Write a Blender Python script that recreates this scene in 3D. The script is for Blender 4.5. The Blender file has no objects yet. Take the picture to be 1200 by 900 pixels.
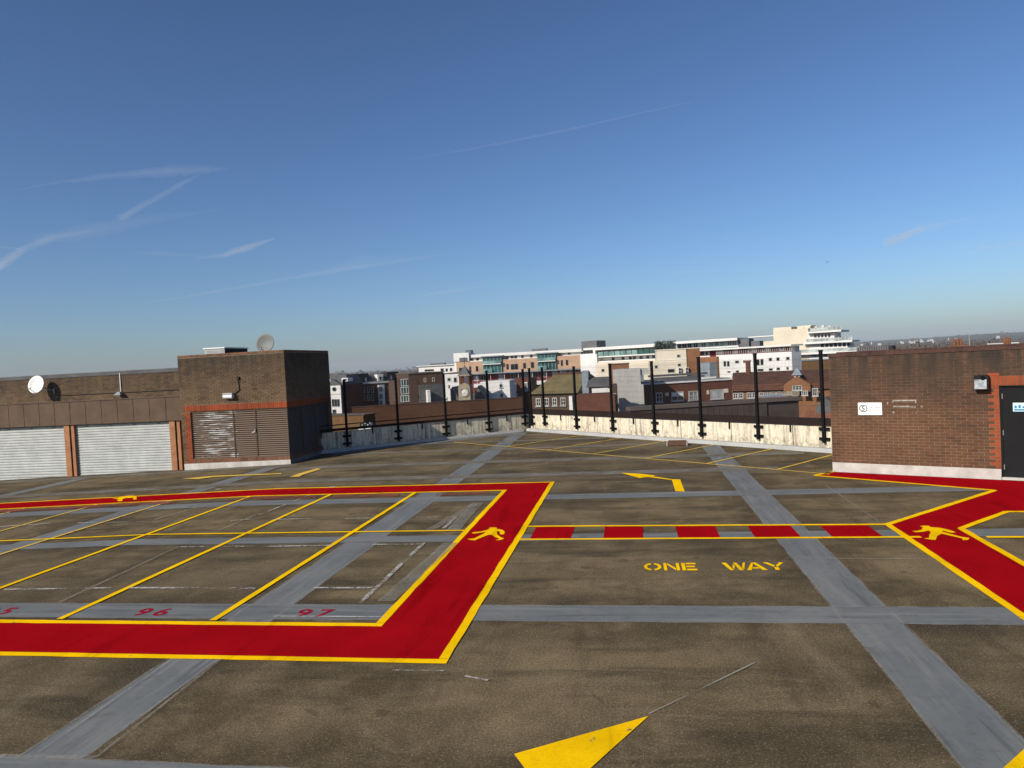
import bpy, bmesh, math, random
from mathutils import Vector, Matrix
random.seed(7)
S = bpy.context.scene
COL = S.collection
R = math.radians

# ------------------------------------------------------------------ camera
F_PX, CAM_H = 835.0, 3.3
AX = (Vector((0.98545762, 0.16179855, -0.05190868)),      # camera right, in world axes
      Vector((-0.04657111, -0.03661135, -0.99824383)),    # camera down
      Vector((-0.16341485, 0.98614443, -0.0285438)))      # camera forward
cam_d = bpy.data.cameras.new('camera')
cam = bpy.data.objects.new('camera', cam_d); COL.objects.link(cam)
cam_d.sensor_width = 36.0; cam_d.lens = F_PX / 1200 * 36
cam_d.clip_start = 0.1; cam_d.clip_end = 400000
M = Matrix.Identity(4)
for i in range(3):
    M[i][0] = AX[0][i]; M[i][1] = -AX[1][i]; M[i][2] = -AX[2][i]
M[2][3] = CAM_H
cam.matrix_world = M
S.camera = cam

# ------------------------------------------------------------------ light
SUN_EL = 30.0
SUN_AZ = 38.5                      # shadows run this far right of +Y
EXPOSURE = 0.25
W = bpy.data.worlds.new('World'); S.world = W; W.use_nodes = True
wn = W.node_tree.nodes; wl = W.node_tree.links; wn.clear()
sky = wn.new('ShaderNodeTexSky'); sky.sky_type = 'NISHITA'; sky.sun_disc = False
sky.sun_elevation = R(SUN_EL); sky.sun_rotation = R(180 + SUN_AZ)
sky.altitude = 800; sky.air_density = 1.0; sky.dust_density = 2.0; sky.ozone_density = 5.5
bg = wn.new('ShaderNodeBackground'); bg.inputs['Strength'].default_value = 0.071
wo = wn.new('ShaderNodeOutputWorld')
gm = wn.new('ShaderNodeGamma'); gm.inputs[1].default_value = 1.16
wl.new(sky.outputs[0], gm.inputs[0]); wl.new(gm.outputs[0], bg.inputs['Color']); wl.new(bg.outputs[0], wo.inputs['Surface'])
sd = bpy.data.lights.new('sun', 'SUN'); sd.energy = 4.4; sd.angle = R(0.53); sd.color = (1.0, 0.93, 0.82)
sun = bpy.data.objects.new('sun', sd); COL.objects.link(sun)
to_sun = Vector((-math.sin(R(SUN_AZ)) * math.cos(R(SUN_EL)), -math.cos(R(SUN_AZ)) * math.cos(R(SUN_EL)), math.sin(R(SUN_EL))))
sun.rotation_euler = to_sun.to_track_quat('Z', 'Y').to_euler(); sun.location = (0, 0, 40)
S.view_settings.view_transform = 'Standard'; S.view_settings.look = 'None'
S.view_settings.exposure = EXPOSURE; S.view_settings.gamma = 1.0; S.view_settings.use_curve_mapping = False

# ------------------------------------------------------------------ surveying: photo pixel -> ray -> real point
def ray(x, y):
    return AX[0] * (x - 600) + AX[1] * (y - 450) + AX[2] * F_PX
def deckz(x):                       # the deck falls gently to the left of a drainage fold
    return -0.027 * max(0.0, FOLD - x)
FOLD = -10.3
def G(x, y, off=0.0):               # point on the deck
    d = ray(x, y); z = off
    for _ in range(8):
        t = (z - CAM_H) / d.z; X, Y = d.x * t, d.y * t
        z = deckz(X) + off
    return (X, Y)
def at(x, y, Y):                    # point in the upright plane at distance Y
    d = ray(x, y); t = Y / d.y
    return Vector((d.x * t, Y, CAM_H + d.z * t))

# ------------------------------------------------------------------ materials
def mat(name):
    m = bpy.data.materials.new(name); m.use_nodes = True
    nt = m.node_tree; b = nt.nodes['Principled BSDF']
    return m, nt, b
def N(nt, kind, **kw):
    n = nt.nodes.new(kind)
    for k, v in kw.items():
        if k in n.inputs: n.inputs[k].default_value = v
        else: setattr(n, k, v)
    return n
def L(nt, a, b): nt.links.new(a, b)
def c4(c): return (c[0], c[1], c[2], 1.0)
def mixc(nt, fac, a, b, blend='MIX'):
    n = nt.nodes.new('ShaderNodeMix'); n.data_type = 'RGBA'; n.blend_type = blend; n.clamp_factor = True
    for sock, v in ((n.inputs[0], fac), (n.inputs[6], a), (n.inputs[7], b)):
        if hasattr(v, 'node'): L(nt, v, sock)
        elif isinstance(v, (int, float)): sock.default_value = v
        else: sock.default_value = c4(v)
    return n.outputs[2]
def ramp(nt, src, lo, hi, a=0.0, b=1.0):
    n = nt.nodes.new('ShaderNodeMapRange'); n.clamp = True
    L(nt, src, n.inputs[0])
    for i, v in enumerate((lo, hi, a, b)): n.inputs[i + 1].default_value = v
    return n.outputs[0]
def math_(nt, op, a, b=0.0):
    n = nt.nodes.new('ShaderNodeMath'); n.operation = op
    for i, v in enumerate((a, b)):
        if hasattr(v, 'node'): L(nt, v, n.inputs[i])
        else: n.inputs[i].default_value = v
    return n.outputs[0]
def coords(nt, scale=(1, 1, 1), kind='Object', rot=(0, 0, 0), world=True):
    if world:
        g = nt.nodes.new('ShaderNodeNewGeometry'); src = g.outputs['Position']
    else:
        t = nt.nodes.new('ShaderNodeTexCoord'); src = t.outputs[kind]
    mp = nt.nodes.new('ShaderNodeMapping'); mp.inputs['Scale'].default_value = scale; mp.inputs['Rotation'].default_value = rot
    L(nt, src, mp.inputs['Vector']); return mp.outputs[0]
def noise(nt, vec, scale, detail=4, rough=0.6, dist=0.0):
    n = N(nt, 'ShaderNodeTexNoise', Scale=scale, Detail=detail, Roughness=rough, Distortion=dist); L(nt, vec, n.inputs['Vector'])
    return n.outputs['Fac']
def bump(nt, b, h, strength=0.3, dist=0.01):
    n = N(nt, 'ShaderNodeBump', Strength=strength, Distance=dist); L(nt, h, n.inputs['Height']); L(nt, n.outputs[0], b.inputs['Normal'])

def plain(name, col, rough=0.7, var=0.25, scale=1.5, metal=0.0, spec=0.3, dirt=None, vstretch=1.0, world=True):
    m, nt, b = mat(name); v = coords(nt, (1, 1, vstretch), world=world)
    n1 = noise(nt, v, scale, 5, 0.65)
    f = ramp(nt, n1, 0.3, 0.7)
    d = dirt if dirt else tuple(c * (1 - var) for c in col)
    c = mixc(nt, f, tuple(min(1, x * (1 + var * 0.35)) for x in col), d)
    L(nt, c, b.inputs['Base Color'])
    b.inputs['Roughness'].default_value = rough; b.inputs['Metallic'].default_value = metal
    b.inputs['Specular IOR Level'].default_value = spec
    return m

def mat_deck():
    m, nt, b = mat('worn_mastic_deck'); v = coords(nt)
    big = noise(nt, v, 0.28, 5, 0.6, 0.6); mid = noise(nt, v, 1.3, 6, 0.7, 0.4); fine = noise(nt, v, 38, 3, 0.8)
    vs = coords(nt, (0.35, 1.6, 1)); streak = noise(nt, vs, 0.8, 5, 0.65, 0.5)
    # slab by slab tone: slabs are 8 x 4 m between the coated joints
    sx = N(nt, 'ShaderNodeSeparateXYZ'); L(nt, v, sx.inputs[0])
    ix = math_(nt, 'FLOOR', math_(nt, 'DIVIDE', math_(nt, 'ADD', sx.outputs[0], 5.25), 7.95))
    iy = math_(nt, 'FLOOR', math_(nt, 'DIVIDE', math_(nt, 'SUBTRACT', sx.outputs[1], 1.2), 4.0))
    cb = N(nt, 'ShaderNodeCombineXYZ'); L(nt, ix, cb.inputs[0]); L(nt, iy, cb.inputs[1])
    wnz = N(nt, 'ShaderNodeTexWhiteNoise'); L(nt, cb.outputs[0], wnz.inputs['Vector'])
    huge = noise(nt, v, 0.16, 3, 0.5, 0.8); grain = noise(nt, v, 70, 3, 0.8)
    c = mixc(nt, ramp(nt, big, 0.38, 0.62), (0.1228, 0.0879, 0.0446), (0.2515, 0.1847, 0.0976))
    c = mixc(nt, ramp(nt, mid, 0.42, 0.66, 0, 0.8), c, (0.3510, 0.2614, 0.1433))
    c = mixc(nt, ramp(nt, huge, 0.50, 0.68, 0, 0.60), c, (0.3334, 0.2470, 0.1349))
    c = mixc(nt, ramp(nt, streak, 0.50, 0.66, 0, 0.80), c, (0.052, 0.040, 0.024))
    vs2 = coords(nt, (1.5, 0.22, 1), rot=(0, 0, R(24))); track = noise(nt, vs2, 1.3, 5, 0.6, 0.4)      # tyre tracks
    c = mixc(nt, ramp(nt, track, 0.56, 0.70, 0, 0.45), c, (0.040, 0.032, 0.022)); c = mixc(nt, ramp(nt, track, 0.30, 0.40, 0.4, 0), c, (0.3744, 0.2892, 0.1712))
    ty = math_(nt, 'ABSOLUTE', math_(nt, 'SUBTRACT', math_(nt, 'FRACT', math_(nt, 'ADD', math_(nt, 'DIVIDE', math_(nt, 'SUBTRACT', sx.outputs[1], 9.2), 4.0), 0.5)), 0.5))
    tx = math_(nt, 'ABSOLUTE', math_(nt, 'SUBTRACT', math_(nt, 'FRACT', math_(nt, 'ADD', math_(nt, 'DIVIDE', math_(nt, 'SUBTRACT', sx.outputs[0], 2.72), 7.95), 0.5)), 0.5))
    dirt = math_(nt, 'MAXIMUM', ramp(nt, ty, 0.085, 0.26, 1, 0), ramp(nt, tx, 0.042, 0.13, 1, 0)); edge = noise(nt, v, 0.9, 5, 0.65, 0.5)
    c = mixc(nt, math_(nt, 'MULTIPLY', dirt, ramp(nt, edge, 0.36, 0.60, 0, 0.75)), c, (0.050, 0.040, 0.026))      # grime that gathers along the coated joints
    spot = noise(nt, v, 2.7, 2, 0.4, 0.2); c = mixc(nt, ramp(nt, spot, 0.69, 0.73, 0, 0.45), c, (0.036, 0.029, 0.020))   # oil drips
    c = mixc(nt, ramp(nt, fine, 0.42, 0.60, 0.50, 0), c, (0.040, 0.030, 0.018)); c = mixc(nt, ramp(nt, grain, 0.40, 0.60, 0.45, 0), c, (0.045, 0.034, 0.020))
    c = mixc(nt, ramp(nt, wnz.outputs[0], 0, 1, 0.0, 0.28), c, (0.06, 0.052, 0.04))
    vo = N(nt, 'ShaderNodeTexVoronoi', Scale=60.0, Randomness=1.0); L(nt, v, vo.inputs['Vector'])
    speck = ramp(nt, vo.outputs['Distance'], 0.10, 0.26, 1, 0)
    sel = N(nt, 'ShaderNodeSeparateColor'); L(nt, vo.outputs['Color'], sel.inputs[0])
    speck = math_(nt, 'MULTIPLY', speck, ramp(nt, sel.outputs[0], 0.72, 0.80, 0, 0.85))
    fb = noise(nt, v, 45, 2, 0.7); c = mixc(nt, ramp(nt, fb, 0.56, 0.70, 0, 0.40), c, (0.3510, 0.2781, 0.1712))
    c = mixc(nt, speck, c, (0.4914, 0.4116, 0.2802))
    L(nt, c, b.inputs['Base Color']); b.inputs['Roughness'].default_value = 0.95; b.inputs['Specular IOR Level'].default_value = 0.05
    h = math_(nt, 'ADD', fine, math_(nt, 'MULTIPLY', mid, 0.6)); bump(nt, b, h, 0.28, 0.008)
    return m
def mat_coat(name='grey_joint_coating', st=(5, 0.3, 1)):
    m, nt, b = mat(name); v = coords(nt)
    n1 = noise(nt, v, 0.7, 5, 0.6, 0.3); n2 = noise(nt, v, 9, 5, 0.7); vs = coords(nt, st); n3 = noise(nt, vs, 1.5, 4, 0.6)
    c = mixc(nt, ramp(nt, n1, 0.35, 0.65), (0.178, 0.182, 0.174), (0.132, 0.140, 0.140))
    c = mixc(nt, ramp(nt, n2, 0.52, 0.72, 0, 0.5), c, (0.10, 0.098, 0.09))
    c = mixc(nt, ramp(nt, n3, 0.52, 0.64, 0, 0.5), c, (0.225, 0.225, 0.21)); c = mixc(nt, ramp(nt, n3, 0.34, 0.42, 0.55, 0), c, (0.085, 0.088, 0.088)); n4 = noise(nt, v, 2.3, 4, 0.6); c = mixc(nt, ramp(nt, n4, 0.60, 0.72, 0, 0.5), c, (0.105, 0.095, 0.075))
    L(nt, c, b.inputs['Base Color']); b.inputs['Roughness'].default_value = 0.85; b.inputs['Specular IOR Level'].default_value = 0.1
    bump(nt, b, n2, 0.25, 0.006); return m
def mat_paint(name, col, wear=0.0, rough=0.6, worncol=(0.1, 0.09, 0.07)):
    m, nt, b = mat(name); v = coords(nt)
    n1 = noise(nt, v, 1.1, 5, 0.6); n2 = noise(nt, v, 30, 4, 0.75); n3 = noise(nt, v, 5, 6, 0.8)
    c = mixc(nt, ramp(nt, n1, 0.3, 0.7), tuple(x * 1.06 for x in col), tuple(x * 0.80 for x in col))
    c = mixc(nt, ramp(nt, n2, 0.50, 0.75, 0, 0.45), c, tuple(x * 0.55 for x in col))
    vs = coords(nt, (1.6, 0.16, 1), rot=(0, 0, R(31))); n5 = noise(nt, vs, 2.2, 5, 0.65, 0.3); c = mixc(nt, ramp(nt, n5, 0.56, 0.70, 0, 0.42), c, tuple(x * 0.34 for x in col))
    n6 = noise(nt, v, 17, 5, 0.85); c = mixc(nt, ramp(nt, n6, 0.685, 0.71, 0, 0.85), c, (0.10, 0.08, 0.05))
    if wear: c = mixc(nt, ramp(nt, n3, 0.66 - wear * 0.35, 0.72 - wear * 0.2, 0, 0.9), c, worncol)
    L(nt, c, b.inputs['Base Color']); b.inputs['Roughness'].default_value = 0.85; b.inputs['Specular IOR Level'].default_value = 0.0
    bump(nt, b, n2, 0.3, 0.006); return m
def mat_worn(name, col, lo, hi, amp=0.85):      # old paint mostly rubbed away: shows the deck through
    m, nt, b = mat(name); v = coords(nt); n3 = noise(nt, v, 16, 5, 0.8); n1 = noise(nt, v, 1.6, 3, 0.5)
    f = ramp(nt, math_(nt, 'ADD', math_(nt, 'MULTIPLY', n3, 0.6), math_(nt, 'MULTIPLY', n1, 0.4)), lo, hi, 0, amp)
    b.inputs['Base Color'].default_value = c4(col); b.inputs['Roughness'].default_value = 0.8
    L(nt, f, b.inputs['Alpha']); return m
def mat_brick(name, a, bcol, dcol, dirt=0.35, top=None, pale=0.0):
    m, nt, b = mat(name); v = coords(nt)
    g = N(nt, 'ShaderNodeNewGeometry'); oi = N(nt, 'ShaderNodeObjectInfo')
    r = math_(nt, 'FRACT', math_(nt, 'ADD', g.outputs['Random Per Island'], oi.outputs['Random']))
    r2 = math_(nt, 'FRACT', math_(nt, 'MULTIPLY', r, 17.3))
    c = mixc(nt, r, a, bcol); c = mixc(nt, ramp(nt, r2, 0.72, 0.80, 0, 0.75), c, dcol)
    n1 = noise(nt, v, 2.1, 6, 0.7); n2 = noise(nt, v, 40, 4, 0.75)
    c = mixc(nt, ramp(nt, n2, 0.45, 0.7, 0, 0.5), c, tuple(x * 0.5 for x in a))
    c = mixc(nt, ramp(nt, n1, 0.44, 0.64, 0, dirt), c, (0.050, 0.036, 0.024)); n9 = noise(nt, v, 0.8, 4, 0.6); c = mixc(nt, ramp(nt, n9, 0.42, 0.62, 0, 0.30), c, tuple(x * 1.5 for x in a))
    if pale:
        n4 = noise(nt, v, 5.5, 6, 0.85); c = mixc(nt, ramp(nt, n4, 0.66, 0.72, 0, pale), c, (0.42, 0.34, 0.27))
    if top:     # soot and algae washed down from the coping
        sx = N(nt, 'ShaderNodeSeparateXYZ'); L(nt, g.outputs['Position'], sx.inputs[0])
        vv = coords(nt, (2.5, 2.5, 0.35)); n5 = noise(nt, vv, 1.6, 5, 0.65)
        hgt = ramp(nt, sx.outputs[2], top - 1.8, top - 0.05, 0, 1)
        f = math_(nt, 'MULTIPLY', hgt, ramp(nt, n5, 0.28, 0.62, 0.15, 1.0))
        c = mixc(nt, f, c, (0.035, 0.030, 0.024))
    L(nt, c, b.inputs['Base Color']); b.inputs['Roughness'].default_value = 0.9; b.inputs['Specular IOR Level'].default_value = 0.2
    bump(nt, b, n2, 0.5, 0.004); return m
def mat_farbrick(name, a, bcol, mortar, sc=1.0):
    m, nt, b = mat(name); t = N(nt, 'ShaderNodeTexCoord'); 
    bt = N(nt, 'ShaderNodeTexBrick'); bt.inputs['Color1'].default_value = c4(a); bt.inputs['Color2'].default_value = c4(bcol); bt.inputs['Mortar'].default_value = c4(mortar)
    bt.inputs['Scale'].default_value = 1.0; bt.inputs['Brick Width'].default_value = 0.225 * sc; bt.inputs['Row Height'].default_value = 0.075 * sc; bt.inputs['Mortar Size'].default_value = 0.008 * sc
    mp = N(nt, 'ShaderNodeMapping'); mp.inputs['Rotation'].default_value = (R(90), 0, 0); L(nt, t.outputs['Object'], mp.inputs[0]); L(nt, mp.outputs[0], bt.inputs['Vector'])
    v = coords(nt); n1 = noise(nt, v, 0.45, 6, 0.7)
    c = mixc(nt, ramp(nt, n1, 0.4, 0.7, 0, 0.5), bt.outputs['Color'], tuple(x * 0.45 for x in a))
    L(nt, c, b.inputs['Base Color']); b.inputs['Roughness'].default_value = 0.9; b.inputs['Specular IOR Level'].default_value = 0.2
    return m
def mat_concrete(name, col, stain, amt=0.8, scale=2.2, moss=None):
    m, nt, b = mat(name); vs = coords(nt, (3, 3, 0.35)); v = coords(nt)
    n1 = noise(nt, vs, scale, 6, 0.75); n2 = noise(nt, v, 6, 6, 0.8); n3 = noise(nt, v, 0.7, 4, 0.6)
    c = mixc(nt, ramp(nt, n1, 0.48, 0.70, 0, amt), col, stain)
    c = mixc(nt, ramp(nt, n2, 0.56, 0.68, 0, amt), c, tuple(x * 0.45 for x in stain))
    g = N(nt, 'ShaderNodeNewGeometry'); sz_ = N(nt, 'ShaderNodeSeparateXYZ'); L(nt, g.outputs['Position'], sz_.inputs[0])
    if name.startswith('cream'):
        v4 = coords(nt, (9, 9, 0.25)); n4 = noise(nt, v4, 1.2, 5, 0.75); n5 = noise(nt, v, 1.1, 4, 0.6)
        c = mixc(nt, math_(nt, 'MULTIPLY', ramp(nt, n4, 0.50, 0.60, 0, 0.8), ramp(nt, n5, 0.40, 0.60)), c, (0.15, 0.125, 0.085))
        foot = math_(nt, 'MULTIPLY', ramp(nt, sz_.outputs[2], 0.10, 0.42, 1, 0), ramp(nt, n2, 0.42, 0.60)); c = mixc(nt, foot, c, (0.20, 0.17, 0.125))
    if moss: c = mixc(nt, ramp(nt, n3, 0.55, 0.7, 0, 0.6), c, moss)
    L(nt, c, b.inputs['Base Color']); b.inputs['Roughness'].default_value = 0.88; bump(nt, b, n2, 0.3, 0.01); return m
def mat_louvre():
    m, nt, b = mat('peeling_brown_louvre_paint'); vs = coords(nt, (0.55, 0.55, 5.5)); v = coords(nt)
    n1 = noise(nt, vs, 2.6, 5, 0.7); sx = N(nt, 'ShaderNodeSeparateXYZ'); L(nt, v, sx.inputs[0])
    g = math_(nt, 'MULTIPLY', ramp(nt, sx.outputs[0], -17.0, -16.3, 0.2, 1), ramp(nt, sx.outputs[0], -15.1, -14.95, 1, 0.0))
    f = ramp(nt, math_(nt, 'ADD', n1, math_(nt, 'MULTIPLY', g, 0.15)), 0.655, 0.72, 0, 0.75)
    c = mixc(nt, f, (0.125, 0.086, 0.060), (0.46, 0.46, 0.44))
    L(nt, c, b.inputs['Base Color']); b.inputs['Roughness'].default_value = 0.6; return m
def mat_glass(name, col, rough=0.08):
    m, nt, b = mat(name); v = coords(nt); n = noise(nt, v, 0.35, 2, 0.5)
    c = mixc(nt, ramp(nt, n, 0.35, 0.65), col, tuple(x * 0.45 for x in col)); L(nt, c, b.inputs['Base Color'])
    b.inputs['Roughness'].default_value = rough; b.inputs['Specular IOR Level'].default_value = 0.5; return m

MT = dict(
    deck=mat_deck(), coat=mat_coat(), coat_old=plain('weathered_joint_coating', (0.185, 0.170, 0.140), 0.9, 0.35, 1.3, spec=0.05, dirt=(0.105, 0.090, 0.066)), coat_b=mat_coat('grey_cross_joint_coating', (0.3, 5, 1)),
    red=mat_paint('red_walkway_paint', (0.345, 0.004, 0.008)), yellow=mat_paint('yellow_line_paint', (1.0, 0.585, 0.004), 0.10),
    yold=mat_paint('weathered_yellow_paint', (0.72, 0.47, 0.09), 0.30), crimson=mat_paint('crimson_number_paint', (0.32, 0.012, 0.035), 0.1),
    wworn=mat_worn('worn_white_paint', (0.55, 0.53, 0.48), 0.44, 0.58, 0.8), wfaint=mat_worn('faint_white_paint', (0.42, 0.39, 0.33), 0.36, 0.66, 0.5),
    scratch=mat_worn('scratch_chalk', (0.42, 0.40, 0.36), 0.2, 0.6, 0.75), rworn=mat_worn('worn_red_paint', (0.30, 0.05, 0.03), 0.42, 0.56, 0.75), pale=mat_worn('pale_scrubbed_strip', (0.28, 0.26, 0.21), 0.30, 0.65, 0.7),
    mortar=mat_brick('grey_mortar', (0.275, 0.195, 0.125), (0.25, 0.18, 0.115), (0.24, 0.17, 0.11), 0.35, 3.03), mortar_d=plain('dark_mortar', (0.155, 0.115, 0.075), 0.95, 0.4, 3),
    brick=mat_brick('brown_brick', (0.120, 0.057, 0.031), (0.094, 0.045, 0.025), (0.068, 0.034, 0.020), 0.45, 3.03, 0.8),
    brick_t=mat_brick('tan_brown_brick', (0.150, 0.098, 0.054), (0.108, 0.066, 0.037), (0.068, 0.042, 0.026), 0.45, 4.25),
    brick_o=mat_brick('orange_red_brick', (0.275, 0.062, 0.022), (0.215, 0.050, 0.020), (0.18, 0.043, 0.020), 0.25),
    brick_s=mat_brick('dull_sill_brick', (0.20, 0.095, 0.055), (0.15, 0.07, 0.042), (0.1, 0.055, 0.035), 0.3),
    plinth=plain('white_plinth_paint', (0.48, 0.46, 0.425), 0.75, 0.22, 3.0, dirt=(0.35, 0.32, 0.28)),
    coping=plain('dark_red_coping', (0.075, 0.036, 0.028), 0.85, 0.5, 4), coping_g=plain('grey_lead_coping', (0.085, 0.085, 0.085), 0.7, 0.4, 2),
    felt=plain('grey_roof_felt', (0.13, 0.13, 0.13), 0.9, 0.4, 1.0),
    fascia=plain('brown_fascia_panel', (0.108, 0.072, 0.047), 0.65, 0.25, 1.6, spec=0.15), joint=plain('black_joint', (0.02, 0.018, 0.016), 0.8),
    shutter=plain('pale_grey_shutter', (0.40, 0.415, 0.39), 0.55, 0.22, 1.8, spec=0.3), pillar=plain('orange_brown_pillar', (0.33, 0.145, 0.062), 0.6, 0.3, 3),
    louvre=mat_louvre(), black=plain('black_steel', (0.008, 0.008, 0.009), 0.6, 0.3, 4, spec=0.10), rail=plain('dark_brown_rail', (0.022, 0.014, 0.012), 0.7, 0.3, 2, spec=0.1),
    wire=plain('black_mesh_wire', (0.02, 0.02, 0.021), 0.5, 0.2), door=plain('black_door_paint', (0.012, 0.0125, 0.013), 0.6, 0.3, 2, spec=0.10),
    parapet=mat_concrete('cream_painted_parapet', (0.66, 0.59, 0.45), (0.24, 0.195, 0.13), 0.95, 3.0), kerb=plain('pale_grey_kerb_coating', (0.36, 0.36, 0.345), 0.75, 0.25, 1.2),
    white=plain('white_metal', (0.75, 0.75, 0.73), 0.45, 0.12, 3), dish_w=plain('white_dish_enamel', (0.78, 0.77, 0.72), 0.4, 0.1, 4), dish_g=plain('grey_dish_enamel', (0.165, 0.175, 0.165), 0.6, 0.2, 3),
    metal=plain('dull_grey_metal', (0.30, 0.31, 0.31), 0.4, 0.25, 3, metal=0.3), lens=plain('lamp_glass', (0.36, 0.38, 0.39), 0.2, 0.7, 9, spec=0.5),
    signw=plain('white_sign_face', (0.80, 0.80, 0.78), 0.4, 0.06, 3), ink=plain('grey_sign_ink', (0.055, 0.06, 0.06), 0.6, 0.1), ink_l=plain('pale_sign_ink', (0.16, 0.17, 0.17), 0.6, 0.1),
    sign_b=plain('pale_blue_sign_face', (0.52, 0.74, 0.76), 0.4, 0.1, 3), ink_b=plain('blue_sign_ink', (0.03, 0.18, 0.36), 0.5, 0.1),
    rust=plain('rusty_brown_steel', (0.105, 0.052, 0.030), 0.8, 0.5, 6), residue=plain('old_adhesive_residue', (0.36, 0.31, 0.25), 0.9, 0.5, 12),
    # the town
    f_red=mat_farbrick('red_town_brick', (0.1443, 0.0530, 0.0295), (0.1131, 0.0393, 0.0239), (0.1014, 0.0605, 0.0421)),
    f_wall=mat_farbrick('red_brown_store_brick', (0.1045, 0.0435, 0.0221), (0.0802, 0.0327, 0.0171), (0.0902, 0.0557, 0.0369)),
    f_ochre=mat_farbrick('ochre_brown_brick', (0.1615, 0.0866, 0.0344), (0.1275, 0.0660, 0.0275), (0.1105, 0.0742, 0.0383)),
    f_brown=mat_farbrick('brown_town_brick', (0.0972, 0.0545, 0.0356), (0.0720, 0.0405, 0.0272), (0.0864, 0.0629, 0.0454)),
    f_orange=mat_farbrick('orange_town_brick', (0.2550, 0.1128, 0.0506), (0.2100, 0.0873, 0.0405), (0.1875, 0.1091, 0.0675)),
    f_buff=mat_farbrick('buff_orange_panel_brick', (0.48, 0.30, 0.19), (0.42, 0.26, 0.165), (0.42, 0.30, 0.22)),
    f_maroon=plain('maroon_cladding', (0.155, 0.022, 0.022), 0.6, 0.2, 0.6), f_trim=plain('weathered_white_trim', (0.40, 0.39, 0.36), 0.8, 0.2, 0.5), f_white=plain('white_render', (0.64, 0.625, 0.59), 0.85, 0.12, 0.3),
    f_cream=plain('cream_render', (0.60, 0.53, 0.41), 0.85, 0.14, 0.25), f_concrete=mat_concrete('pale_board_concrete', (0.37, 0.36, 0.33), (0.27, 0.26, 0.23), 0.6, 0.9),
    f_slate=plain('grey_slate', (0.10, 0.10, 0.098), 0.75, 0.35, 1.2), f_black=plain('black_lead_cladding', (0.022, 0.022, 0.024), 0.6, 0.3, 1),
    f_tile=plain('red_brown_roof_tile', (0.085, 0.040, 0.028), 0.85, 0.4, 0.9), f_moss=plain('mossy_roof_tile', (0.165, 0.125, 0.055), 0.9, 0.45, 0.7, dirt=(0.10, 0.085, 0.045)),
    f_otile=plain('orange_roof_tile', (0.19, 0.078, 0.042), 0.85, 0.35, 1.1), f_dark=plain('dark_brown_cladding', (0.070, 0.050, 0.042), 0.75, 0.3, 0.7), f_cap=plain('brown_grey_cap', (0.11, 0.085, 0.07), 0.8, 0.25, 0.8),
    teal=mat_glass('teal_glass', (0.03, 0.105, 0.10)), rail_glass=mat_glass('pale_rail_glass', (0.42, 0.47, 0.44), 0.3), teal_l=mat_glass('pale_teal_glass', (0.20, 0.33, 0.31), 0.2), glass=mat_glass('dark_window_glass', (0.020, 0.022, 0.026)),
    glass_l=mat_glass('blind_behind_glass', (0.50, 0.52, 0.52), 0.25), f_steel=plain('blue_grey_steel', (0.22, 0.26, 0.29), 0.5, 0.2, 0.6), f_grey=plain('grey_roof_plant', (0.12, 0.12, 0.125), 0.6, 0.3, 0.5),
    stone=plain('weathered_stone', (0.30, 0.245, 0.17), 0.9, 0.35, 1.5), gold=plain('clock_gold', (0.50, 0.36, 0.14), 0.5, 0.2, 4),
    ground=plain('town_ground', (0.085, 0.08, 0.07), 0.95, 0.4, 0.02), hill=plain('wooded_hill', (0.075, 0.075, 0.055), 1.0, 0.45, 0.012, dirt=(0.045, 0.05, 0.035)),
    twig=plain('bare_twig_crown', (0.115, 0.092, 0.072), 1.0, 0.4, 0.15), bark=plain('grey_bark', (0.10, 0.085, 0.07), 0.95, 0.4, 2), leaf=plain('dark_evergreen_leaf', (0.040, 0.058, 0.026), 0.9, 0.5, 0.9),
)

# ------------------------------------------------------------------ mesh helpers
def tag(o, label=None, cat=None, group=None, kind=None):
    if label: o['label'] = label
    if cat: o['category'] = cat
    if group: o['group'] = group
    if kind: o['kind'] = kind
    return o
def empty(name, loc, label, cat, group=None, rz=0.0):
    o = bpy.data.objects.new(name, None); COL.objects.link(o); o.empty_display_size = 0.3
    o.location = loc; o.rotation_euler = (0, 0, rz)
    return tag(o, label, cat, group)
class Fr:                           # a frame: origin, u along a face, d into it, z up
    def __init__(s, o, u):
        s.o = Vector((o[0], o[1], o[2] if len(o) > 2 else 0.0)); u = Vector((u[0], u[1], 0)); s.u = u.normalized()
        s.d = Vector((-s.u.y, s.u.x, 0)); s.rz = math.atan2(s.u.y, s.u.x)
    def p(s, u, d, z): return s.o + s.u * u + s.d * d + Vector((0, 0, z))
    def uz(s, x, y, dd=0.0):        # where the sight line through photo pixel (x, y) meets the face
        r = ray(x, y); o = s.o + s.d * dd - Vector((0, 0, CAM_H))
        t = (o.dot(s.d)) / r.dot(s.d); q = r * t - (s.o - Vector((0, 0, CAM_H)))
        return q.dot(s.u), q.z
    @staticmethod
    def px(x0, D0, x1, D1, y=430):
        a = at(x0, y, D0); b = at(x1, y, D1)
        return Fr((a.x, a.y, 0), (b - a))
W0 = Fr((0, 0, 0), (1, 0))
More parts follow.
